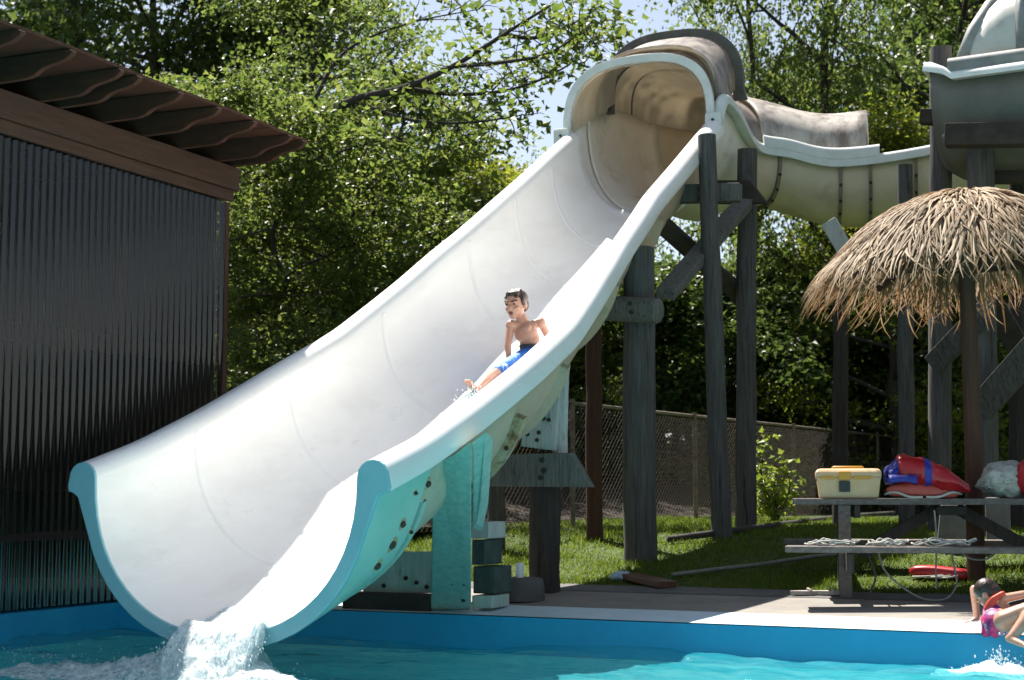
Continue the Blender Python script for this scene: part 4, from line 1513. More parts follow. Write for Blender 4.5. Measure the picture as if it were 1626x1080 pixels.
# planter-like concrete base with a white pipe beside the slide
p = G(827, 953)
cb = thing('pipe_base', 'round dark concrete base with a short white pipe on the shaded deck', 'pipe base', tuple(p))
sc_ = (Vector((p.x, p.y, 0)).dot(Vector((-SA, CA, 0)))) / F
MB().lathe([(38 * sc_, 0), (37 * sc_, 20 * sc_), (35 * sc_, 33 * sc_), (30 * sc_, 35 * sc_), (.02, 35 * sc_)], p, 28).build('base', mat('dark_wet_concrete', (0.11, 0.105, 0.10), (0.07, 0.068, 0.065), scale=9, rough=.85, bump=.4, bscale=50), cb, smooth=True, angle=40)
MB().lathe([(6.5 * sc_, 34 * sc_), (6.5 * sc_, 57 * sc_), (5.2 * sc_, 58 * sc_), (5.2 * sc_, 50 * sc_)], p + Vector((-.01, 0, 0)), 16).build('pipe', mat('white_pvc', (.72, .73, .75), rough=.4), cb, smooth=True, angle=40)

# red-brown board and blue white towel at the lawn edge
a, b_ = G(998, 921), G(1060, 935)
o = MB().beam(a + Vector((0, 0, .03)), b_ + Vector((0, 0, .03)), .16, .05).build('board', mat('wet_red_brown_board', (.14, .05, .028), (.08, .03, .018), scale=6, rough=.5, bump=.3, bscale=20), origin=tuple(a), bevel=.006)
tag(o, 'red-brown board lying across the lawn edge in the shade', 'board')
a = G(985, 922)
m = MB()
m.ell(a + Vector((0, 0, .03)), (.085, .07, .045), None, 20, 10)
m.v = [tuple(Vector(p) + Vector((0, 0, .025 * noise.noise(Vector(p) * 18)))) for p in m.v]
o = m.build('towel', mat('pale_blue_cloth', (.42, .52, .60), (.30, .40, .50), scale=20, rough=.9), origin=tuple(a), smooth=True)
tag(o, 'small crumpled pale blue cloth beside the red-brown board', 'cloth')
# hose over the grass and the low grey edging behind it
pts = [G(1066, 917) + Vector((0, 0, .02)), G(1130, 911) + Vector((0, 0, .03)), G(1210, 902) + Vector((0, 0, .03)), G(1300, 889) + Vector((0, 0, .03)), G(1380, 882) + Vector((0, 0, .02))]
o = MB().tube(smoothpath(pts, 40), .016, 8).build('garden_hose', mat('pale_hose', (.20, .20, .17), (.14, .14, .12), scale=20, rough=.6), origin=tuple(pts[0]), smooth=True)
tag(o, 'pale garden hose stretched across the lawn left of the table', 'hose')
pts = [G(1060, 862), G(1180, 846), G(1330, 826), G(1420, 818)]
o = MB().tube([p + Vector((0, 0, .03)) for p in smoothpath(pts, 24)], .03, 8).build('lawn_edging', DARKLEG, origin=tuple(pts[0]), smooth=True)
tag(o, 'dark lawn edging curving through the shaded grass', 'edging')
# ================================================================== PEOPLE
SKIN = mat('wet_skin', (0.52, 0.285, 0.20), (0.44, 0.225, 0.155), scale=14, rough=.28, bump=.08, bscale=60, spec=.6)
HAIR = mat('dark_brown_wet_hair', (0.05, 0.028, 0.018), (0.022, 0.013, 0.009), scale=40, rough=.4, stretch=(1, 1, .3), bump=.5, bscale=70)
TRUNKS = mat('blue_patterned_trunks', (0.01, 0.13, 0.50), (0.015, 0.17, 0.58), scale=8, rough=.6, c3=(0.62, 0.68, 0.72), c3scale=22, c3lo=.56, c3hi=.60)
BANDM = mat('dark_waistband', (0.03, 0.035, 0.045), rough=.7)
LIPS = mat('lips_dark', (0.16, 0.035, 0.03), rough=.5)
BROW = mat('eyebrow_dark', (0.05, 0.028, 0.02), rough=.8)


def remeshed(mb, name, mt, parent, voxel, smooth=4):
    o = mb.build(name + '_src', mt)
    md = o.modifiers.new('r', 'REMESH')
    md.mode = 'VOXEL'
    md.voxel_size = voxel
    ms = o.modifiers.new('s', 'SMOOTH')
    ms.factor = .5
    ms.iterations = smooth
    dg = bpy.context.evaluated_depsgraph_get()
    me = bpy.data.meshes.new_from_object(o.evaluated_get(dg))
    me.name = name
    bpy.data.objects.remove(o)
    me.polygons.foreach_set('use_smooth', [True] * len(me.polygons))
    n = bpy.data.objects.new(name, me)
    COL.objects.link(n)
    if parent is not None:
        n.parent = parent
        off = Vector(parent.location)
        me.transform(Matrix.Translation(-off))
    return n


def basis(fwd, up=Vector((0, 0, 1))):
    f = Vector(fwd).normalized()
    s = f.cross(up).normalized()      # the person's right-hand side
    u = s.cross(f).normalized()
    return Matrix((s, f, u)).transposed()      # columns right, forward, up


def head_prims(m, c, B, k=1.0):
    """skull, jaw, nose, ears, lips; k = 1 for an adult-sized 0.22 m head"""
    P = lambda x, y, z: c + B @ Vector((x, y, z)) * k
    m.ell(P(0, -.008, .022), (.074 * k, .092 * k, .086 * k), B, 20, 14)
    m.ell(P(0, .022, -.030), (.062 * k, .066 * k, .070 * k), B, 18, 12)
    m.ell(P(0, .045, -.078), (.034 * k, .034 * k, .026 * k), B, 14, 8)      # chin
    m.ell(P(0, .083, -.018), (.012 * k, .018 * k, .020 * k), B, 10, 8)      # nose
    m.cap(P(0, .074, .012), P(0, .088, -.016), .008 * k, .010 * k, 8)
    m.cap(P(-.035, .074, .025), P(.035, .074, .025), .012 * k, .012 * k, 8)  # brow ridge
    for s in (-1, 1):
        m.ell(P(s * .076, -.006, -.008), (.010 * k, .020 * k, .030 * k), B, 10, 8)
        m.ell(P(s * .038, .060, -.025), (.022 * k, .020 * k, .018 * k), B, 10, 8)  # cheeks
    return P


def hand_prims(m, wrist, d, nrm, k=1.0, curl=.35, side=1):
    """palm and five unequal bent fingers; d = along the hand, nrm = back of the hand"""
    d = Vector(d).normalized()
    nrm = (Vector(nrm) - d * d.dot(Vector(nrm))).normalized()
    s = d.cross(nrm).normalized() * side
    m.cap(wrist - d * .01 * k, wrist + d * .035 * k, .020 * k, .024 * k)
    for o_ in (-.022, -.007, .008, .022):
        m.cap(wrist + d * .015 * k + s * o_ * .7 * k, wrist + d * .058 * k + s * o_ * k, .0125 * k, .0115 * k, 8)
    for o_, ln in ((-.026, .052), (-.009, .064), (.009, .068), (.026, .060)):
        p = wrist + d * .062 * k + s * o_ * k
        spread = s * o_ * .35
        d1 = (d + spread - nrm * curl * .3).normalized()
        d2 = (d + spread - nrm * curl).normalized()
        q = p + d1 * ln * .5 * k
        m.cap(p, q, .0088 * k, .0080 * k, 8)
        m.cap(q, q + d2 * ln * .5 * k, .0080 * k, .0064 * k, 8)
    p = wrist + d * .018 * k + s * .024 * k
    q = p + (d * .6 + s * .8).normalized() * .034 * k
    m.cap(p, q, .0115 * k, .0095 * k, 8)
    m.cap(q, q + (d * .95 + s * .25 - nrm * .1).normalized() * .028 * k, .0092 * k, .0074 * k, 8)


# ---- the boy on the slide
seat = Vector((-4.83, 11.02, 0))
boy = thing('person', 'bare-chested boy in blue patterned trunks sliding down the white chute, mouth open', 'person', (seat.x, seat.y, zfloor(11.02)))
kb = 1.0
hc = W(820, 484, 10.98)
Bh = basis((-.16, -.97, -.14))
m = MB()
Ph = head_prims(m, hc, Bh, kb * 1.10)
nk = W(834, 515, 11.02)
m.cap(hc + Bh @ Vector((0, -.02, -.05)), nk + Vector((0, 0, -.01)), .043, .047)
shR, shL = W(811, 517, 10.97), W(859, 513, 11.06)
ch = (shR + shL) / 2 + Vector((0, 0.0, -.06))
wst = W(846, 553, 11.04)
pel = W(849, 572, 11.02)
pel.z = max(pel.z, zfloor(11.02) + .085)
Bt = basis((-.30, -.95, .15))
up_t = (nk - pel).normalized()
m.ell(ch + Vector((0, 0, -.005)), (.112, .070, .092), Bt, 20, 14)
for s in (-1, 1):
    m.ell(ch + Bt @ Vector((s * .048, .050, .015)), (.045, .022, .035), Bt, 12, 8)
m.ell(ch.lerp(wst, .55), (.096, .063, .090), Bt, 20, 14)
m.ell(wst, (.090, .064, .075), Bt, 20, 14)
m.ell(pel, (.108, .088, .085), Bt, 20, 14)
m.cap(nk + Vector((0, .01, -.03)), shR + Vector((0, 0, .012)), .040, .036)
m.cap(nk + Vector((0, .01, -.03)), shL + Vector((0, 0, .012)), .040, .036)
for s, sh in ((-1, shR), (1, shL)):     # collar bones and shoulder caps
    m.ell(sh, (.043, .043, .046), None, 12, 8)
# arms
elR, haR = W(806, 549, 10.90), W(809, 578, 10.84)
haR.z = max(haR.z, zfloor(10.84) + .035)
m.cap(shR, elR, .036, .029)
m.cap(elR, haR, .029, .020)
hand_prims(m, haR, (-.35, -.7, -.62), (0, -.35, .9), .85, .35, -1)
elL, haL = W(870, 535, 11.16), W(864, 562, 11.10)
haL.z = max(haL.z, zfloor(11.10) + .045)
m.cap(shL, elL, .036, .029)
m.cap(elL, haL, .029, .020)
hand_prims(m, haL, (.5, -.6, -.6), (0, -.3, .95), .85, .35, 1)
# legs, knees slightly raised
hipR, hipL = pel + Vector((-.062, -.03, -.012)), pel + Vector((.062, -.03, -.012))
knR = W(782, 598, 10.52)
anR = W(757, 620, 10.24)
knL = Vector((knR.x + .16, knR.y + .02, zfloor(10.54) + .14))
anL = Vector((anR.x + .18, anR.y + .02, zfloor(10.26) + .07))
knR.z = max(knR.z, zfloor(knR.y) + .10)
for hip, kn, an in ((hipR, knR, anR), (hipL, knL, anL)):
    m.cap(hip, kn, .070, .047)
    m.cap(kn, kn.lerp(an, .4), .045, .046)
    m.cap(kn.lerp(an, .35), an, .046, .029)
    fd = (an - kn).normalized()
    toe = an + Vector((fd.x * .02 - .02, -.10, .055))
    m.cap(an + Vector((0, .01, -.018)), toe, .031, .022)
    for q in range(5):
        m.cap(toe + Vector(((q - 2) * .013, -.012, .006)), toe + Vector(((q - 2) * .015, -.035 + abs(q - 1.5) * .004, .012)), .009 + (.004 if q == 0 else 0), .007, 8)
remeshed(m, 'body', SKIN, boy, .0058, 5)
# trunks
m = MB()
m.ell(pel + up_t * .008, (.118, .098, .078), Bt, 20, 14)
for hip, kn in ((hipR, knR), (hipL, knL)):
    m.cap(hip, hip.lerp(kn, .80), .083, .066)
remeshed(m, 'swim_trunks', TRUNKS, boy, .008, 4)
m = MB()
sec = []
for dz_, ex in ((.052, 0), (.058, .004), (.078, .004), (.084, 0)):
    sec.append([pel + up_t * dz_ + Bt @ Vector(((.110 + ex) * math.cos(a_), (.088 + ex) * math.sin(a_), 0)) for a_ in [2 * math.pi * j / 28 for j in range(28)]])
m.loft(sec, closed=True).build('waistband', BANDM, boy, smooth=True)
# hair: short, wet, combed over the top of the skull
m = MB()
P = lambda x, y, z: hc + Bh @ Vector((x, y, z)) * 1.10
m.ell(P(0, -.018, .040), (.079 * 1.1, .089 * 1.1, .072 * 1.1), Bh, 20, 14)
m.ell(P(0, -.05, .0), (.072 * 1.1, .058 * 1.1, .07 * 1.1), Bh, 16, 10)
m.ell(P(0, .040, .082), (.058 * 1.1, .036 * 1.1, .024 * 1.1), Bh, 14, 8)
for s in (-1, 1):
    m.ell(P(s * .072, .012, .022), (.010 * 1.1, .026 * 1.1, .036 * 1.1), Bh, 10, 8)
rs = np.random.RandomState(2)
for k in range(26):
    a_ = rs.uniform(-1.1, 1.1)
    m.cap(P(.05 * math.sin(a_), -.02, .112), P(.075 * math.sin(a_), .052 + .02 * math.cos(a_), .078 - .03 * abs(math.sin(a_)) + rs.uniform(-.008, .008)), .008, .004, 6)
remeshed(m, 'hair', HAIR, boy, .0062, 2)
for s in (-1, 1):
    MB().cap(P(s * .050, .072, .030), P(s * .018, .086, .024), .0065, .006, 8).build('eyebrow', BROW, boy, smooth=True)
    MB().ell(P(s * .031, .078, .006), (.014, .006, .006), Bh, 10, 8).build('eye', BROW, boy, smooth=True)
MB().ell(P(0, .078, -.056), (.019, .012, .016), Bh, 14, 8).build('mouth', LIPS, boy, smooth=True)

# ---- the girl climbing out at the right
girl = thing('person', 'girl in a pink and purple swimsuit with orange straps climbing out at the pool edge', 'person', (-1.1, 9.2, 0))
SUIT = mat('pink_purple_swimsuit', (0.50, 0.015, 0.12), (0.14, 0.012, 0.13), scale=14, rough=.5, c3=(0.60, 0.36, 0.42), c3scale=11, c3lo=.54, c3hi=.60, lo=.45, hi=.55)
STRAP = mat('orange_red_strap', (0.62, 0.07, 0.02), (0.55, 0.03, 0.02), scale=20, rough=.5)
gy0 = 9.24
Wg = lambda px, py, dy=0.0: W(px, py, gy0 + dy)
m = MB()
gh = Wg(1567, 943, .06)
Bg = basis((-.75, .15, -.65))
Pg = head_prims(m, gh, Bg, .72)
gneck = Wg(1580, 956, .03)
m.cap(gh, gneck, .030, .032)
gsL, gsR = Wg(1566, 957, .08), Wg(1597, 950, -.02)
ghip = Wg(1590, 985, -.06)
gmid = Wg(1585, 972, -.01)
m.ell(gneck.lerp(gmid, .4), (.075, .055, .06), None, 16, 10)
m.ell(gmid, (.070, .058, .065), None, 16, 10)
m.ell(ghip, (.085, .075, .07), None, 16, 10)
m.cap(gsL, gneck, .028, .03)
m.cap(gsR, gneck, .030, .03)
# propping arm: shoulder -> raised elbow -> hand on the coping
gel, gwr = Wg(1547, 936, .14), Wg(1551, 983, .03)
gwr.z = max(gwr.z, .035)
m.cap(gsL, gel, .027, .025)
m.cap(gel, gwr, .027, .018)
hand_prims(m, gwr, (-.95, -.25, -.25), (0, 0, 1), .62, .3, 1)
# other arm along the top to the right
ge2, gw2 = Wg(1626, 944, .0), Wg(1668, 950, .05)
m.cap(gsR, ge2, .028, .024)
m.cap(ge2, gw2, .024, .018)
hand_prims(m, gw2, (.8, .2, -.5), (0, 0, 1), .62, .4, 1)
# legs
for dy, kx in ((-.14, 0), (.0, 26)):
    hp = ghip + Vector((.02, dy * .4, 0))
    kn = Wg(1650 + kx, 962 - kx * .2, dy)
    an = Wg(1606 + kx * 2.2, 1012 + kx * .1, dy - .10)
    m.cap(hp, kn, .064, .044)
    m.cap(kn, kn.lerp(an, .4), .042, .045)
    m.cap(kn.lerp(an, .35), an, .045, .026)
    toe = an + Vector((.075, -.06, -.035)) if kx == 0 else an + Vector((.08, -.04, -.03))
    m.cap(an + Vector((-.012, .005, -.008)), toe, .024, .017)
    for q in range(5):
        m.cap(toe + Vector((.004, (q - 2) * .010, 0)), toe + Vector((.024 - abs(q - 1.5) * .003, (q - 2) * .011, -.004)), .007, .0055, 8)
remeshed(m, 'body', SKIN, girl, .0052, 4)
m = MB()
m.ell(gmid + Vector((-.012, -.004, -.008)), (.078, .066, .066), None, 16, 10)
m.ell(ghip + Vector((-.02, -.005, -.012)), (.096, .086, .080), None, 16, 10)
m.cap(Wg(1572, 985, -.07), Wg(1566, 1004, -.08), .050, .030)
m.cap(Wg(1585, 992, -.09), Wg(1580, 1004, -.10), .050, .034)
remeshed(m, 'swimsuit', SUIT, girl, .006, 3)
m = MB()
pts = [Wg(1590, 944, -.03), Wg(1583, 947, -.045), Wg(1575, 956, -.045), Wg(1570, 966, -.05)]
for dx in (0, 5, -5):
    m.tube(smoothpath([p + Vector((dx / 270, 0, dx / 500)) for p in pts], 12), .014, 8)
remeshed(m, 'shoulder_strap', STRAP, girl, .006, 2)
m = MB()
Pq = lambda x, y, z: gh + Bg @ Vector((x, y, z)) * .72
m.ell(Pq(0, -.016, .038), (.063, .072, .062), Bg, 18, 12)
m.ell(Pq(0, -.05, -.01), (.056, .048, .060), Bg, 16, 10)
m.cap(Pq(0, -.06, -.02), Wg(1580, 949, .05), .034, .018)
remeshed(m, 'hair', HAIR, girl, .006, 2)

# ================================================================== MOVING WATER
FOAM = bpy.data.materials.new('white_water')
nt, N, L = nodes_of(FOAM)
b = N['Principled BSDF']
b.inputs['Base Color'].default_value = (.86, .90, .92, 1)
b.inputs['Roughness'].default_value = .25
tc = N.new('ShaderNodeTexCoord')
mp = N.new('ShaderNodeMapping')
mp.inputs['Scale'].default_value = (30, 30, 5)
L.new(tc.outputs['Object'], mp.inputs['Vector'])
nz = N.new('ShaderNodeTexNoise')
nz.inputs['Scale'].default_value = 1.0
nz.inputs['Detail'].default_value = 6
nz.inputs['Roughness'].default_value = .7
L.new(mp.outputs['Vector'], nz.inputs['Vector'])
mr = N.new('ShaderNodeMapRange')
mr.inputs['From Min'].default_value = .36
mr.inputs['From Max'].default_value = .56
mr.inputs['To Min'].default_value = .22
L.new(nz.outputs['Fac'], mr.inputs['Value'])
tr = N.new('ShaderNodeBsdfTransparent')
tr.inputs['Color'].default_value = (.85, .95, .97, 1)
tl = N.new('ShaderNodeBsdfTranslucent')
tl.inputs['Color'].default_value = (.85, .92, .94, 1)
m1 = N.new('ShaderNodeMixShader')
m1.inputs['Fac'].default_value = .35
L.new(b.outputs['BSDF'], m1.inputs[1])
L.new(tl.outputs['BSDF'], m1.inputs[2])
m2 = N.new('ShaderNodeMixShader')
L.new(mr.outputs['Result'], m2.inputs['Fac'])
L.new(tr.outputs['BSDF'], m2.inputs[1])
L.new(m1.outputs['Shader'], m2.inputs[2])
L.new(m2.outputs['Shader'], N['Material Output'].inputs['Surface'])
bp = N.new('ShaderNodeBump')
bp.inputs['Strength'].default_value = .6
bp.inputs['Distance'].default_value = .02
L.new(nz.outputs['Fac'], bp.inputs['Height'])
L.new(bp.outputs['Normal'], b.inputs['Normal'])

mb = MB()
xa, xb = -5.14, -4.62
for lay in range(5):
    secs = []
    for j in range(23):
        t = j / 22
        # a thin run along the chute floor, then the fall
        if t < .3:
            y = lerp(7.35, 6.96, t / .3)
            zc = None
        else:
            q = (t - .3) / .7
            y = 6.96 - (.10 + .05 * lay) * q
            zc = zfloor(7.0) + .012 + .004 * lay - (.31) * q ** 1.5 + .01 * lay * (1 - q)
        row = []
        for i in range(41):
            s = i / 40
            x = lerp(xa - .03 * max(0, t - .3), xb, s) + (.05 * noise.noise(Vector((s * 9, t * 3, lay))) if t > .3 else 0)
            if zc is None:
                w = halfw(y) - 2 * RR
                fr = min(.99, abs(x - XC) / w)
                z = rimz(y) - RR - (DEPTH - RR) * (1 - fr ** 2.35) ** (1 / 2.35) + .006 + .003 * lay + .006 * noise.noise(Vector((x * 20, y * 6, lay)))
            else:
                w = halfw(7.0) - 2 * RR
                fr = min(.99, abs(x - XC) / w)
                base = (DEPTH - RR) * (1 - (1 - fr ** 2.35) ** (1 / 2.35))
                z = zc + base * (1 - q)
                y2 = .028 * noise.noise(Vector((s * 14, q * 3 + lay, 2 * lay))) * (.25 + q)
                row.append(Vector((x, y + y2, z + .012 * noise.noise(Vector((s * 16, q * 6, lay + 9))))))
                continue
            row.append(Vector((x, y, z)))
        secs.append(row)
    mb.loft(secs)
wf = mb.build('waterfall', FOAM, smooth=True, origin=(-4.9, 6.95, WZ))
tag(wf, 'white water pouring off the slide mouth into the pool', 'waterfall', kind='stuff')

# splash ridge in the pool
def foam_h(x, y):
    # impact zone and a wake that runs left
    a = math.exp(-(((x + 4.92) / .34) ** 2 + ((y - 6.88) / .20) ** 2))
    wy_ = 6.80 + .22 * (x + 4.9) * .10
    b_ = 0
    if x < -4.7:
        q = (-4.7 - x) / 1.75
        b_ = math.exp(-((y - (6.98 - .22 * q)) / (.22 + .20 * q)) ** 2) * (1 - q) ** .7 if q < 1 else 0
    c_ = math.exp(-(((x + 4.45) / .35) ** 2 + ((y - 6.72) / .12) ** 2)) * .5
    return max(a, b_ * .95, c_)


gxn, gyn = 150, 90
vsn, idx, fsn = [], {}, []
XX, YY = np.linspace(-6.7, -4.0, gxn), np.linspace(6.1, 7.35, gyn)
Hm = np.zeros((gyn, gxn))
for j, y in enumerate(YY):
    for i, x in enumerate(XX):
        n1_ = noise.fractal(Vector((x * 5, y * 8, 1.3)), .8, 2.1, 5)
        hm = foam_h(x, y)
        Hm[j, i] = hm * 1.0 + .22 * n1_ * min(1, hm * 3)
        z = WZ + float(wave(x, y)) * 1.25 + max(0, hm - .12) * .20 + .05 * n1_ * min(1, hm * 2) + .004
        vsn.append((x, y, z))
for j in range(gyn - 1):
    for i in range(gxn - 1):
        if min(Hm[j, i], Hm[j + 1, i + 1], Hm[j + 1, i], Hm[j, i + 1]) > .13:
            fsn.append((j * gxn + i, j * gxn + i + 1, (j + 1) * gxn + i + 1, (j + 1) * gxn + i))
used = sorted({i for f in fsn for i in f})
mpv = {u_: k for k, u_ in enumerate(used)}
mb = MB().add([vsn[u_] for u_ in used], [tuple(mpv[i] for i in f) for f in fsn])
rs = np.random.RandomState(8)


def droplet(mb, p, r):
    p = Vector(p)
    e = rs.uniform(.8, 1.9)
    mb.add([p + Vector(q) for q in ((r, 0, 0), (-r, 0, 0), (0, r, 0), (0, -r, 0), (0, 0, r * e), (0, 0, -r * e))],
           [(0, 2, 4), (2, 1, 4), (1, 3, 4), (3, 0, 4), (2, 0, 5), (1, 2, 5), (3, 1, 5), (0, 3, 5)])


for k in range(1100):
    x = rs.normal(-4.95, .30)
    y = rs.normal(6.86, .12)
    z = WZ + abs(rs.normal(0, .07)) * math.exp(-((x + 4.95) / .5) ** 2) + .01
    droplet(mb, (x, y, z), rs.uniform(.0015, .005))
for k in range(900):
    x = rs.uniform(xa - .07, xb + .05)
    q = rs.uniform(0, 1)
    droplet(mb, (x, 6.96 - .3 * q - abs(rs.normal(0, .05)), zfloor(7) - .28 * q ** 1.5 + rs.normal(0, .025)), rs.uniform(.002, .006))
for k in range(420):
    x = -4.8 - rs.uniform(0, 1.6)
    y = rs.normal(6.92, .16)
    droplet(mb, (x, y, WZ + abs(rs.normal(0, .04)) + .05), rs.uniform(.0012, .004))
fo = mb.build('splash_foam', FOAM, smooth=True, origin=(-4.9, 6.8, WZ))
tag(fo, 'white foam and spray where the slide water hits the pool', 'splash', kind='stuff')
mb = MB()
fp = anR + Vector((0, -.05, -.03))
for k in range(420):
    a_ = rs.uniform(0, 2 * math.pi)
    rr_ = abs(rs.normal(0, .055))
    x, y = fp.x + rr_ * math.cos(a_), fp.y + rr_ * math.sin(a_) * 1.5
    droplet(mb, (x, y, max(zfloor(y) + .004, fp.z - .02 + rs.normal(0, .035))), rs.uniform(.003, .009))
for j in range(3):
    mb.ell(fp + Vector((rs.normal(0, .03), -.03 + rs.normal(0, .04), -.02)), (.05, .07, .035), None, 12, 8)
fo = mb.build('splash_foam', FOAM, smooth=True, origin=tuple(fp))
tag(fo, 'white splash thrown up around the feet of the sliding boy', 'splash', kind='stuff')
mb = MB()
cg = Wg(1585, 1035, -.35)
for k in range(380):
    a_ = rs.uniform(0, 2 * math.pi)
    rr_ = abs(rs.normal(0, .08))
    x, y = cg.x + rr_ * math.cos(a_) * 1.3, cg.y + rr_ * math.sin(a_) + .1
    droplet(mb, (x, y, WZ + abs(rs.normal(0, .075)) * math.exp(-rr_ * 5)), rs.uniform(.002, .006))
o_ = len(mb.v)
gv, gf = [], []
for j in range(16):
    for i in range(26):
        x, y = cg.x - .34 + .75 * i / 25, cg.y - .22 + .45 * j / 15
        q = math.exp(-((x - cg.x) / .22) ** 2 - ((y - cg.y - .03) / .13) ** 2)
        gv.append((x, y, WZ + float(wave(x, y)) * 1.25 +   .05 * q * (1 + .9 * noise.fractal(Vector((x * 12, y * 14, 4)), .8, 2.1, 4)) - .012 + .01 * q))
for j in range(15):
    for i in range(25):
        gf.append((j * 26 + i, j * 26 + i + 1, j * 26 + i + 27, j * 26 + i + 26))
mb.add(gv, gf)
fo = mb.build('splash_foam', FOAM, smooth=True, origin=(cg.x, cg.y, WZ))
tag(fo, 'small white splash at the foot of the climbing girl', 'splash', kind='stuff')
# ================================================================== TREES
BARK = mat('dark_tree_bark', (0.055, 0.045, 0.036), (0.028, 0.023, 0.018), scale=7, stretch=(6, 6, .8), rough=.95, bump=.8, bscale=9)
LEAFA = leaf_mat('maple_leaves', (0.046, 0.084, 0.016), (0.080, 0.124, 0.022), (0.130, 0.166, 0.042), trans=.55)
LEAFB = leaf_mat('yellow_green_leaves', (0.075, 0.115, 0.010), (0.125, 0.165, 0.015), (0.19, 0.205, 0.03), trans=.58)
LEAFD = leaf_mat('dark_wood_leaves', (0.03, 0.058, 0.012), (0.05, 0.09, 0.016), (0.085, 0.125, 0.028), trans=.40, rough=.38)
LEAFT = leaf_mat('mid_green_leaves', (0.046, 0.082, 0.016), (0.082, 0.122, 0.022), (0.135, 0.168, 0.04), trans=.55)
LEAFY = leaf_mat('fresh_sapling_leaves', (0.12, 0.19, 0.02), (0.17, 0.23, 0.03), (0.22, 0.26, 0.05), trans=.4)


def leaves(centers, per, spread, size, rs, up=.8, mat_=None, name='crown', parent=None, out=None):
    """star-shaped folded leaves round each centre"""
    C = np.repeat(np.asarray(centers, float), per, axis=0)
    n = len(C)
    off = rs.normal(0, 1, (n, 3)) * np.asarray(spread)
    P = C + off
    nrm = rs.normal(0, 1, (n, 3)) * .55 + np.array([0, 0, up])
    nrm /= np.linalg.norm(nrm, axis=1)[:, None]
    d = rs.normal(0, 1, (n, 3)) + off * 1.2 / np.max(spread) + np.array([0, 0, -.35])
    d -= nrm * np.sum(d * nrm, 1)[:, None]
    d /= np.linalg.norm(d, axis=1)[:, None] + 1e-9
    s = np.cross(d, nrm)
    sz = (size * rs.uniform(.6, 1.25, n))[:, None]
    fold = nrm * .16
    pts = [P,
           P + (-.52 * s + .30 * d + fold) * sz,
           P + (-.22 * s + .55 * d + fold * .4) * sz,
           P + (1.0 * d - nrm * .15) * sz,
           P + (.22 * s + .55 * d + fold * .4) * sz,
           P + (.52 * s + .30 * d + fold) * sz]
    V = np.stack(pts, 1).reshape(-1, 3)
    b = np.arange(n)[:, None] * 6
    Fq = np.concatenate([b + np.array([[0, 1, 2, 3]]), b + np.array([[0, 3, 4, 5]])], 1).reshape(-1, 4)
    return V, Fq


def limb(p, d, ln, bend, rs, n=7, grav=.0):
    pts = [Vector(p)]
    d = Vector(d).normalized()
    for i in range(n):
        d = (d + Vector((rs.normal(0, bend), rs.normal(0, bend), rs.normal(0, bend) + grav))).normalized()
        pts.append(pts[-1] + d * ln / n)
    return pts


def make_tree(h, rad, seed, low=.18, nl=20, sub=6, per=26, leaf=.15, lm=None, trunk_r=.18, spread=.34, flat=.5, shape='round'):
    """returns (trunk MB, leaf verts, leaf faces) for a tree standing at the origin"""
    rs = np.random.RandomState(seed)
    T = MB()
    tp = [Vector((0, 0, -.2))]
    n = 10
    for i in range(1, n + 1):
        tp.append(Vector((rs.normal(0, .10) * i / n * 2, rs.normal(0, .10) * i / n * 2, h * .93 * i / n)))
    tp = smoothpath(tp, 24)
    T.tube(tp, [max(.02, trunk_r * (1 - .9 * (i / 24)) * (1.25 if i == 0 else 1)) for i in range(25)], 10, wob=.12, seed=seed)
    cents = []
    for k in range(nl):
        q = low + (.97 - low) * (k + .5) / nl
        base = tp[min(24, int(q * 24))]
        a = k * 2.4 + rs.normal(0, .4)
        if shape == 'round':
            env = math.sin(math.pi * min(1, (q - low + .12) / (1.08 - low))) ** .7
        else:
            env = (1 - (q - low) / (1 - low)) ** .7 + .12
        ln = rad * env * rs.uniform(.72, 1.12)
        d = Vector((math.cos(a), math.sin(a), .25 + .55 * q))
        L_ = limb(base, d, ln, .13, rs, 8, -.02)
        r0 = max(.018, trunk_r * .42 * (1 - q * .6))
        T.tube(L_, [max(.007, r0 * (1 - i / 9)) for i in range(9)], 6)
        for j in range(sub):
            i = rs.randint(2, 9)
            b = L_[i]
            dd = (L_[i] - L_[i - 1]).normalized() + Vector((rs.normal(0, .75), rs.normal(0, .75), rs.normal(.05, .35)))
            S = limb(b, dd, ln * rs.uniform(.22, .48), .18, rs, 5, -.03)
            T.tube(S, [max(.004, r0 * .38 * (1 - q2 / 6)) for q2 in range(6)], 5, caps=False)
            for c in S[2:]:
                cents.append(tuple(c + Vector((rs.normal(0, .12), rs.normal(0, .12), rs.normal(0, .08)))))
        cents.append(tuple(L_[-1]))
        cents.append(tuple(L_[-2]))
    V, Fq = leaves(cents, per, (spread, spread, spread * flat), leaf, rs)
    return T, V, Fq


TREES = {}


def tree(kind, label, x, y, z=None, rot=0.0, sc=1.0, group='trees behind the slides', name='tree', zs=1.0):
    t = thing(name, label, 'tree', (x, y, gz(y) - .05 if z is None else z), group)
    t.rotation_euler = (0, 0, rot)
    t.scale = (sc, sc, sc * zs)
    tm, cm, bm_, lm_ = TREES[kind]
    for nm, me in (('trunk', tm), ('crown', cm)):
        o = bpy.data.objects.new(nm, me)
        COL.objects.link(o)
        o.parent = t
    return t


def reg(kind, args, lm):
    T, V, Fq = make_tree(**args)
    me = bpy.data.meshes.new('trunk')
    me.from_pydata(T.v, [], T.f)
    me.materials.append(BARK)
    me.polygons.foreach_set('use_smooth', [True] * len(me.polygons))
    cm = fast_mesh('_crown', V, Fq, lm)
    cm.name = 'crown'
    TREES[kind] = (me, cm, BARK, lm)


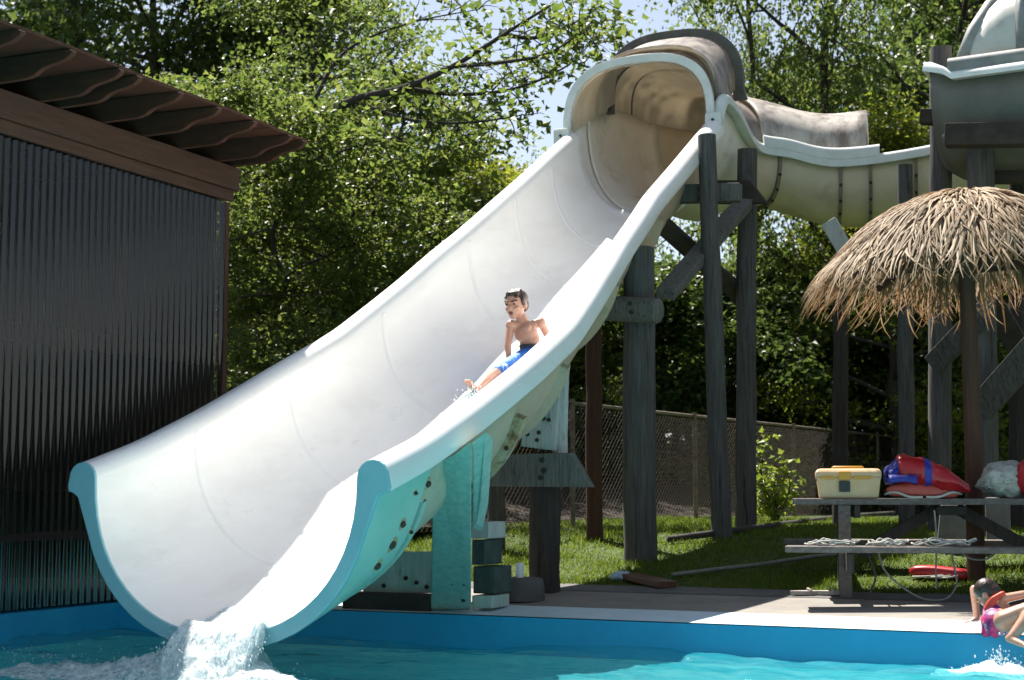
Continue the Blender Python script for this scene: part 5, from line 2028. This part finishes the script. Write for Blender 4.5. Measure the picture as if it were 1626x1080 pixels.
reg('maple', dict(h=13, rad=5.0, seed=21, low=.14, nl=26, sub=8, per=24, leaf=.125, trunk_r=.30, spread=.27), LEAFA)
reg('maple_b', dict(h=12, rad=4.4, seed=34, low=.10, nl=26, sub=7, per=22, leaf=.13, trunk_r=.24, spread=.27), LEAFA)
reg('bright', dict(h=9, rad=3.9, seed=55, low=.05, nl=26, sub=7, per=24, leaf=.12, trunk_r=.18, spread=.25), LEAFB)
reg('open', dict(h=14, rad=4.2, seed=77, low=.22, nl=22, sub=7, per=30, leaf=.125, trunk_r=.22, spread=.30), LEAFA)
reg('shrub', dict(h=4.2, rad=2.4, seed=91, low=.02, nl=14, sub=6, per=18, leaf=.12, trunk_r=.07, spread=.20, flat=.45), LEAFD)
reg('thicket', dict(h=6.2, rad=2.9, seed=101, low=.04, nl=17, sub=5, per=34, leaf=.10, trunk_r=.08, spread=.20, flat=.42), LEAFT)
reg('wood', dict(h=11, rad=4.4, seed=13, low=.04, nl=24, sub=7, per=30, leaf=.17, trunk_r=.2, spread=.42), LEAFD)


def at(px, D):
    p = WD(px, 782, D)
    return p.x, p.y


def plantz(x, y):
    """stand on the lawn or on the bank"""
    q = (Vector((x, y, 0)) - Vector((FA.x, FA.y, 0))).dot(FN)
    if q < .8:
        return gz(y) - .05
    t = min(1, (q - .8) / 16)
    return .49 + 1.7 * (1 - (1 - t) ** 2) - .15


def T(kind, px, D, label, rot=0, sc=1.0, zs=1.0, name='tree', group='trees behind the slides'):
    x, y = at(px, D)
    return tree(kind, label, x, y, plantz(x, y), rot, sc, group, name, zs)


T('maple', 352, 34.0, 'tall maple with a thick dark trunk above the shed roof', .3, 1.02, 1.45, name='maple_tree')
T('maple_b', 90, 34.0, 'leafy maple directly behind the shed at the left edge', 1.9, 1.15, 1.2, name='maple_tree')
T('maple_b', 480, 24.0, 'full green maple just right of the shed corner', 4.0, .58, 1.22, name='maple_tree')
T('bright', 690, 23.5, 'bright yellow-green tree rising over the middle of the chute', .9, .66, .92)
T('bright', 812, 25.0, 'bright yellow-green tree left of the hooded slide top', 2.7, .60, 1.02)
T('bright', 905, 27.5, 'pale yellow-green tree close behind the left foot of the hood', 5.1, .58, 1.06)
T('thicket', 600, 21.5, 'low spreading green tree behind the bend of the left rim', 5.2, 1.0, 1.0, name='maple_tree')
T('open', 1205, 27.0, 'slender open-crowned tree with sky gaps right of the slide hood', .4, .46, 2.2)
T('open', 1330, 25.5, 'tall open tree with dark limbs above the rear hood', 2.6, .66, 1.55)
T('bright', 1425, 23.5, 'yellow-green tree between the rear hood and the upper slide', 4.4, .68, 1.1)
T('maple', 1580, 29.0, 'tall dark tree behind the grey hooded upper slide', 2.2, .95, 1.25, name='maple_tree')
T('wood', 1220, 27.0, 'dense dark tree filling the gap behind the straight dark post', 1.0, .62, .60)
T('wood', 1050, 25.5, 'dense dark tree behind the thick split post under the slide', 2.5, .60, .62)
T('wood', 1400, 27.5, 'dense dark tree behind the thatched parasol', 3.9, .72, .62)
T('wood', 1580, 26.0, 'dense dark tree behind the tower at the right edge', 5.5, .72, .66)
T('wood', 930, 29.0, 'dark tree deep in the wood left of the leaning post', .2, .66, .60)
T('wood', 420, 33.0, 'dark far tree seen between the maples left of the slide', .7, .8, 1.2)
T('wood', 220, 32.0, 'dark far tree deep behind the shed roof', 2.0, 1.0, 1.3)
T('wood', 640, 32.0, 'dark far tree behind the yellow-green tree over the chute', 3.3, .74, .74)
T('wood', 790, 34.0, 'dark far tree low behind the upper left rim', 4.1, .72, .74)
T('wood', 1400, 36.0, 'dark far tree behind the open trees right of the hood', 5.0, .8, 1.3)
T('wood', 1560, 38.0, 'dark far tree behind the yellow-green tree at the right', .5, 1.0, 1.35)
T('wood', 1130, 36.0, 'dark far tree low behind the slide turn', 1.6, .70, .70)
# understory bushes on the bank behind the fence
labels = ['dark bush behind the fence at the thin reddish post', 'dark bush behind the fence right of the thick split post', 'dark bush behind the fence between the leaning and straight posts',
          'dark bush behind the fence right of the straight post', 'dark bush behind the fence left of the narrow dark post', 'dark bush behind the fence under the thatch fringe',
          'dark bush behind the fence left of the parasol post', 'dark bush behind the fence right of the parasol post', 'dark bush behind the fence at the far right edge',
          'dark bush left of the shed corner under the maples', 'dark bush between the shed corner and the slide rim', 'dark bush behind the middle of the left rim', 'dark bush low behind the turquoise planks']
for i, (px, D, sc) in enumerate(((930, 24, .9), (1070, 25, .95), (1160, 25, .95), (1235, 27, 1.05), (1310, 29, 1.1), (1395, 30, 1.1), (1465, 31, 1.15), (1540, 33, 1.2), (1615, 34, 1.25), (325, 17.5, .80), (440, 18.5, .78), (560, 20.0, .80), (780, 22.5, .75))):
    T('shrub' if i < 9 else 'thicket', px, D, labels[i], i * 1.7, sc, name='bush', group='bushes behind the fence and shed')

# trees off to the right, known only from their dark reflection in the shed wall
for i, (x, y, sc) in enumerate(((3.0, 31.0, 1.0), (8.5, 29.0, 1.05), (13.0, 25.0, 1.0), (16.0, 19.0, 1.05), (17.5, 12.5, 1.0))):
    tree('wood', 'leafy tree beyond the right edge, showing only as a reflection in the shed wall', x, y, .45, i * 1.3, sc, 'trees mirrored in the shed wall', 'tree', 1.1)

# long bare-twigged limb that reaches over the sky from the tall maple
rs = np.random.RandomState(4)
lb = MB()
cents = []
D0 = 17.5
main = [WD(395, 232, D0 + 1.5), WD(470, 205, D0 + .6), WD(560, 160, D0), WD(640, 140, D0), WD(720, 105, D0 - .2), WD(800, 55, D0 - .3), WD(880, 5, D0 - .4)]
sec_ = [[WD(640, 140, D0), WD(730, 150, D0 + .2), WD(820, 140, D0 + .3), WD(900, 105, D0 + .3), WD(945, 60, D0 + .2)],
        [WD(480, 205, D0 + .5), WD(540, 90, D0 + .8), WD(640, 40, D0 + 1), WD(760, 15, D0 + 1)],
        [WD(560, 160, D0), WD(650, 190, D0 - .4), WD(740, 195, D0 - .6), WD(820, 185, D0 - .6)],
        [WD(720, 105, D0 - .2), WD(790, 100, D0 - .5), WD(870, 85, D0 - .6), WD(930, 45, D0 - .8)],
        [WD(395, 290, D0 + .8), WD(470, 262, D0), WD(560, 235, D0 - .3), WD(640, 215, D0 - .5)],
        [WD(800, 55, D0 - .3), WD(850, 60, D0), WD(905, 40, D0), WD(950, 10, D0)]]
mp_ = smoothpath(main, 40)
lb.tube(mp_, [lerp(.075, .012, i / 40) for i in range(41)], 8)
for s_ in sec_:
    sp = smoothpath(s_, 26)
    lb.tube(sp, [lerp(.032, .006, i / 26) for i in range(27)], 6)
    for i in range(4, 27, 2):
        for k in range(2):
            tw = limb(sp[i], Vector((rs.normal(.2, .6), rs.normal(0, .6), rs.normal(.1, .6))), rs.uniform(.3, .75), .25, rs, 5, -.03)
            lb.tube(tw, [lerp(.009, .003, q / 5) for q in range(6)], 5, caps=False)
            cents += [tuple(tw[-1]), tuple(tw[-3])]
V, Fq = leaves(cents, 7, (.13, .13, .09), .105, rs)
base = at(392, 19.0)
t = thing('maple_limb', 'long thin-leaved maple limb stretching right across the sky over the chute', 'branch', tuple(WD(395, 232, D0 + 1.5)))
lb.build('branch', BARK, t, smooth=True)
V = V - np.array(t.location)
fast_mesh('crown', V, Fq, LEAFA, t)

# young sapling by the fence
p = WD(1228, 826, 16.3)
sp_ = thing('sapling', 'small bright green sapling in front of the fence right of the straight post', 'sapling', tuple(p))
rs = np.random.RandomState(6)
Ts = MB()
cents = []
scp = (Vector((p.x, p.y, 0)).dot(Vector((-SA, CA, 0)))) / F
for k, (tx, ty) in enumerate(((1224, 690), (1238, 730), (1210, 752), (1248, 768), (1232, 745), (1205, 790), (1252, 795))):
    e = p + Vector((CA, SA, 0)) * (tx - 1228) * scp + Vector((0, 0, (824 - ty) * scp)) + Vector((rs.normal(0, .05), rs.normal(0, .08), 0))
    pts = smoothpath([p + Vector((rs.normal(0, .03), rs.normal(0, .03), 0)), p.lerp(e, .5) + Vector((rs.normal(0, .05), rs.normal(0, .05), .05)), e], 12)
    Ts.tube(pts, [lerp(.012, .004, i / 12) for i in range(13)], 6)
    cents += [tuple(q) for q in pts[4:]]
Ts.build('trunk', BARK, sp_, smooth=True)
V, Fq = leaves(cents, 5, (.06, .06, .05), .085, rs)
fast_mesh('crown', V - np.array(p), Fq, LEAFY, sp_)

# ================================================================== LIGHT, SKY, CAMERA
sd = Vector((-.46, .33, 1.0)).normalized()
sun = bpy.data.lights.new('sun', 'SUN')
sun.energy = 5.0
sun.angle = R(.53)
sun.color = (1.0, .95, .86)
so = bpy.data.objects.new('sun', sun)
COL.objects.link(so)
so.rotation_euler = sd.to_track_quat('Z', 'Y').to_euler()
so.location = (0, 0, 30)

wd = bpy.data.worlds.new('World')
scene.world = wd
wd.use_nodes = True
nt = wd.node_tree
bg = nt.nodes['Background']
sky = nt.nodes.new('ShaderNodeTexSky')
sky.sky_type = 'NISHITA'
sky.sun_disc = False
sky.sun_elevation = math.asin(sd.z)
sky.sun_rotation = math.atan2(sd.x, sd.y)
sky.air_density = 1.0
sky.dust_density = 0.5
sky.ozone_density = 1.5
hs = nt.nodes.new('ShaderNodeHueSaturation')
hs.inputs['Saturation'].default_value = .62
nt.links.new(sky.outputs['Color'], hs.inputs['Color'])
nt.links.new(hs.outputs['Color'], bg.inputs['Color'])
bg.inputs['Strength'].default_value = .065

cd = bpy.data.cameras.new('camera')
cd.sensor_width = 36
cd.lens = 36 * F / 1626
cd.clip_start = .1
cd.clip_end = 2000
cd.dof.use_dof = True
cd.dof.focus_distance = 11.0
cd.dof.aperture_fstop = 3.2
co = bpy.data.objects.new('camera', cd)
COL.objects.link(co)
co.location = (0, 0, EYE)
co.rotation_euler = (math.pi / 2 + TH, 0, math.atan2(SA, CA))
scene.camera = co

scene.render.engine = 'CYCLES'
scene.cycles.use_denoising = True
scene.cycles.max_bounces = 8
scene.cycles.transparent_max_bounces = 24
scene.cycles.sample_clamp_indirect = 8
scene.view_settings.view_transform = 'Standard'
scene.view_settings.look = 'None'
scene.view_settings.exposure = 1.3
scene.view_settings.gamma = 1.0
